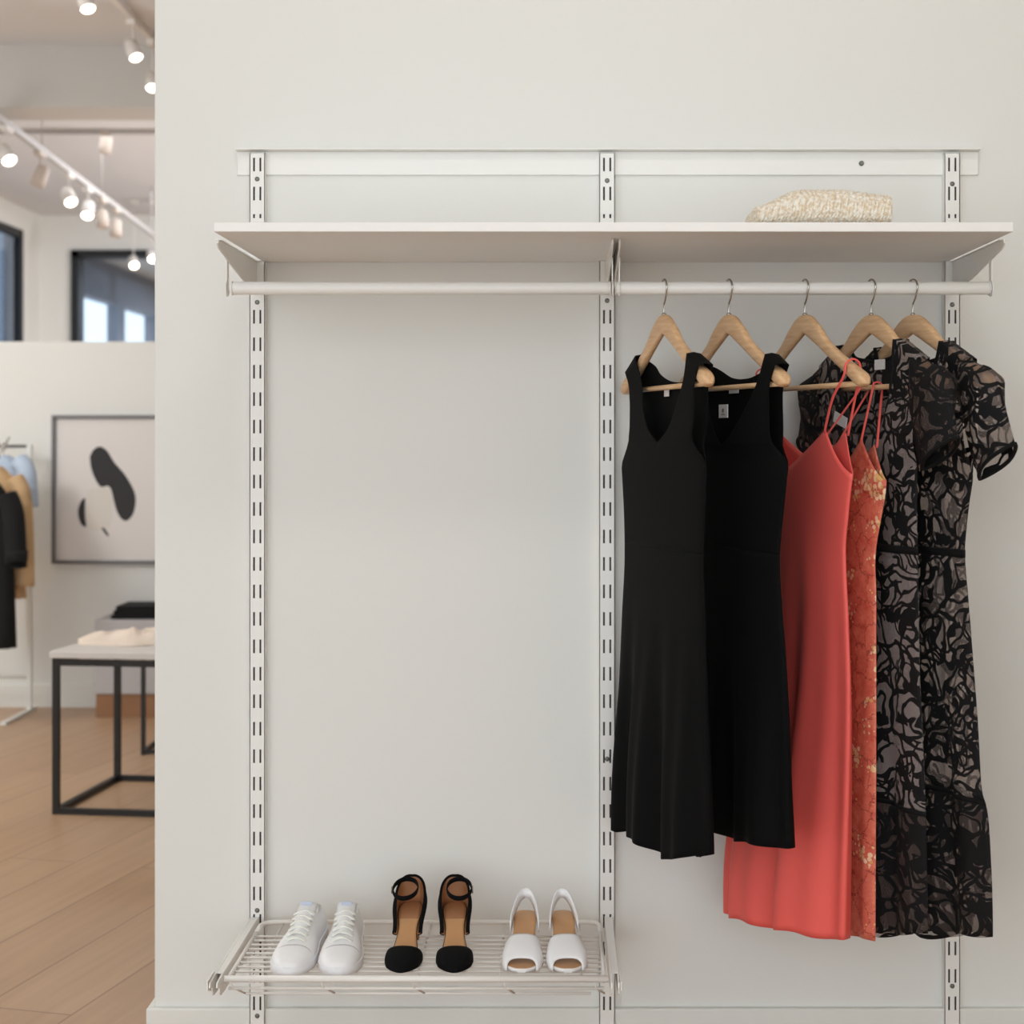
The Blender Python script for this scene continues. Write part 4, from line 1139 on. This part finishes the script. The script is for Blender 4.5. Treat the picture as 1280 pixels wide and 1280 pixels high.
def coat(label, m, xc, y, ztopc, zbot, wsh, whem, dep, sl, cat, name, hemcol=None):
    """hanging coat seen from the front: shoulders, body, two sleeves"""
    root = thing(name, label, cat, (xc, y, zbot))
    H_ = ztopc - zbot
    bm = bmesh.new(); rows = []
    for k in range(15):
        q = k / 14; z = H_ * q
        w = whem + (wsh - whem) * q if q < .86 else wsh * (1 - .72 * ((q - .86) / .14) ** 1.3)
        dd = dep * (1 - .35 * q)
        row = []
        for j in range(28):
            th = 2 * PI * j / 28; fo = 1 + .10 * math.sin(7 * th) * (1 - q)
            row.append(bm.verts.new((w * math.cos(th) * fo, dd * math.sin(th) * fo, z)))
        rows.append(row)
    grid_faces(bm, rows, wrap=True); bm.faces.new(rows[0][::-1]); bm.faces.new(rows[-1]); obj('coat_body', bm, m, root)
    for s in (1, -1):
        bm = bmesh.new()
        tube(bm, catmull([(s * wsh * .82, -.01, H_ * .90), (s * (wsh + .015), -.02, H_ * .78), (s * (wsh + .03), -.035, H_ * .5), (s * (wsh + .035), -.04, H_ * (1 - sl))], 4), [.045] * 0 or .040, 12)
        obj('sleeve', bm, m, root)
    bm = bmesh.new(); tube(bm, catmull([(0, 0, H_ - .01), (0, 0, H_ + .02), (.013, 0, H_ + .036), (0, 0, H_ + .052), (-.013, 0, H_ + .036)], 4), .003, 6); obj('hanger_hook', bm, M['steel'], root)
for lb, mt_, yy_, zb_, ws, wh, sl_, ct, nm in (
        ('black coat hanging at the left edge, in front of the camel coat', M['coatblack'], 3.1, PZ(810, 3.1), .085, .095, .42, 'coat', 'black_coat'),
        ('camel coat hanging behind the black coat on the left rack', M['camel'], 3.24, PZ(748, 3.24), .085, .105, .9, 'coat', 'camel_coat'),
        ('pale blue shirt on the left rack behind the camel coat', M['paleblue'], 3.38, PZ(650, 3.38), .075, .075, .8, 'shirt', 'blue_shirt')):
    ax_, ay_, az_ = armp(yy_)
    coat(lb, mt_, ax_, ay_, az_ - .0375, zb_, ws, wh, .045, sl_, ct, nm)

# ------------------------------------------------------------------ track lights
def spot(x, y, ztrack, zhead, aim, lit, label, m, group, sc_=.72):
    root = thing('spotlight', label, 'spotlight', (x, y, ztrack), 0, group)
    bm = bmesh.new(); box(bm, -.018, .018, -.05, .05, -.03, -.006); obj('adapter', bm, m, root, bevel=.003)
    bm = bmesh.new(); tube(bm, [(0, 0, -.03), (0, 0, zhead - ztrack + .03)], .0045, 8); obj('stem', bm, m, root)
    d = Vector(aim).normalized(); q = Vector((0, 0, -1)).rotation_difference(d).to_matrix().to_4x4()
    mt = Matrix.Translation((0, 0, zhead - ztrack)) @ q
    bm = bmesh.new(); lathe(bm, [(.022 * sc_, .075 * sc_), (.038 * sc_, .06 * sc_), (.043 * sc_, 0), (.043 * sc_, -.055 * sc_), (.038 * sc_, -.056 * sc_), (.036 * sc_, -.045 * sc_)], 20, mtx=mt); hd = obj('lamp_head', bm, m, root)
    bm = bmesh.new(); lathe(bm, [(.035 * sc_, -.0475 * sc_), (.034 * sc_, -.053 * sc_)], 20, mtx=mt); obj('lens', bm, M['bulb'] if lit else m, hd)
def track(name, label, a, b, z):
    bm = bmesh.new(); d = Vector((b[0] - a[0], b[1] - a[1], 0)); L_ = d.length
    mt = Matrix.Translation((a[0], a[1], z)) @ Matrix.Rotation(math.atan2(d.y, d.x), 4, 'Z')
    box(bm, 0, L_, -.012, .012, -.006, .024, mtx=mt); return bm
def on_y(px, y): return PX(px, y)
zA_ = CEIL - .024
bm = track('', '', (-1.75, 1.2), (-1.81, 4.36), zA_); tag(obj('ceiling_track', bm, M['lampwhite']), 'white lighting track along the ceiling in front of the beam', 'lighting track')
y1 = 2.7 * (2.165 - 1); y2 = 2.7 * 1.427; y3 = 2.7 * 1.55
gA = 'spotlights on the ceiling track'
spot(-1.785, y1, zA_, 2.755, (.35, -.35, -.9), True, 'lit white spotlight at the top edge of the picture, nearest on the ceiling track', M['lampwhite'], gA)
spot(-1.798, y2, zA_, 2.745, (.4, -.35, -.85), True, 'lit white spotlight on the ceiling track, just left of the wall end', M['lampwhite'], gA)
spot(-1.803, y3, zA_, 2.69, (.1, -.5, -.85), True, 'lit spotlight half behind the wall end, furthest on the ceiling track', M['lampwhite'], gA)
zB_ = 2.555
ta, tb = (PX(-30, 3.9) - .0, 3.6), (-2.915, 8.6)
def tx_(y): return ta[0] + (tb[0] - ta[0]) * (y - ta[1]) / (tb[1] - ta[1])
tr2 = thing('hanging_track', 'white lighting track hung on thin rods behind the beam', 'lighting track', (0, 0, zB_))
bm = track('', '', ta, tb, 0); obj('track_bar', bm, M['trackgrey'], tr2)
for y in (5.15, 6.6, 8.3):
    bm = bmesh.new(); tube(bm, [(tx_(y), y, .024), (tx_(y), y, CEIL - zB_)], .0035, 8); obj('rod', bm, M['trackgrey'], tr2)
gB = 'spotlights on the hung track'
lab = ['lit spotlight at the left edge on the hung track', 'unlit beige spotlight on the hung track, beside the lit one above the left window', 'lit spotlight on the hung track to the upper left of the black framed window',
       'dim lit spotlight on the hung track just past the bright one', 'fourth lamp along the hung track, small and pale', 'fifth lamp along the hung track, pale, above the window frame']
pxs = [8, 50, 86, 110, 128, 145]; lits = [True, False, True, True, False, False]
aims = [(.5, -.5, -.75), (-.3, -.1, -.9), (.45, -.55, -.7), (.1, -.6, -.8), (.1, -.1, -1), (0, -.1, -1)]
for p, l, lt_, am in zip(pxs, lab, lits, aims):
    lo, hi = 3.6, 9.6
    for _ in range(40):
        md = (lo + hi) / 2
        if VX + tx_(md) / (MM * R(md)) < p: lo = md
        else: hi = md
    spot(tx_(lo), lo, zB_, zB_ - .135, am, lt_, l, M['lampwhite'] if lt_ else M['lampbeige'], gB, .85)
sy = 6.3
spot(PX(132, sy), sy, CEIL, PZ(182, sy), (-.2, .1, -1), False, 'unlit beige spotlight hung on a long stem behind the beam', M['lampbeige'], gB, .85)
bm = bmesh.new(); box(bm, -3.9, -1.0, 6.27, 6.33, CEIL - .022, CEIL); tag(obj('ceiling_track', bm, M['trackgrey']), 'white lighting track running crosswise on the ceiling behind the beam', 'lighting track')
sy = 8.9
spot(PX(167, sy), sy, CEIL, PZ(328, sy), (.3, -.7, -.6), True, 'lit spotlight in front of the black framed window, on a long stem', M['lampwhite'], gB, .85)
spot(PX(190, sy), sy, CEIL, PZ(320, sy), (.3, -.7, -.6), True, 'lit spotlight at the wall end in front of the black framed window', M['lampwhite'], gB, .85)

# ------------------------------------------------------------------ light
w = bpy.data.worlds.new('World'); bpy.context.scene.world = w; w.use_nodes = True
nt = w.node_tree; bg = nt.nodes['Background']; bg.inputs['Color'].default_value = (.862, .94, 1.0, 1); bg.inputs['Strength'].default_value = 2.55
def area(name, loc, target, sx, sy_, e, col, spread=180):
    l = bpy.data.lights.new(name, 'AREA'); l.shape = 'RECTANGLE'; l.size = sx; l.size_y = sy_; l.energy = e; l.color = col; l.spread = math.radians(spread)
    o = bpy.data.objects.new(name, l); C.objects.link(o); o.location = loc
    o.rotation_euler = (Vector(target) - Vector(loc)).to_track_quat('-Z', 'Y').to_euler(); return o
def point_fill(name, loc, r, e, col):
    l = bpy.data.lights.new(name, 'POINT'); l.shadow_soft_size = r; l.energy = e; l.color = col
    o = bpy.data.objects.new(name, l); C.objects.link(o); o.location = loc; return o
area('ceiling_lamp_key', (.15, -1.6, 2.86), (.15, -.1, .8), .8, .35, 9, (1, .985, .95))
point_fill('hall_fill', (-2.9, 1.5, 2.1), .3, 72, (1, .985, .965))  # added point light without a fixture, fills the hall and its ceiling
point_fill('rear_fill', (.2, 6.8, 1.7), .3, 230, (.88, .93, 1))  # added fill hidden behind the front wall, brightens the rear room
area('ceiling_lamp_rear', (-1.5, 7.2, 2.86), (-1.5, 7.2, 0), 3, 3, 70, (.92, .96, 1))
area('ceiling_lamp_front', (-1.8, -2.4, 2.86), (-1.2, -.6, 0), 1.5, 1.5, 6, (.97, .98, 1))
area('ceiling_lamp_beyond', (-2.0, 13, 2.6), (-2.0, 13, 0), 2, 3, 200, (.9, .95, 1))

# ------------------------------------------------------------------ camera
cam = bpy.data.cameras.new('camera'); co = bpy.data.objects.new('camera', cam); C.objects.link(co)
co.location = (0, -D, CH); co.rotation_euler = (PI / 2, 0, 0)
cam.sensor_width = 36; cam.lens = 36 * (D / MM) / 1280
cam.shift_x = -(VX - 640) / 1280; cam.shift_y = -(640 - VY) / 1280
cam.clip_start = .05; cam.clip_end = 100
cam.dof.use_dof = True; cam.dof.focus_distance = 2.45; cam.dof.aperture_fstop = 5.0
bpy.context.scene.camera = co
vs = bpy.context.scene.view_settings
vs.view_transform = 'Standard'; vs.look = 'None'; vs.gamma = 1; vs.exposure = .05; vs.use_curve_mapping = False
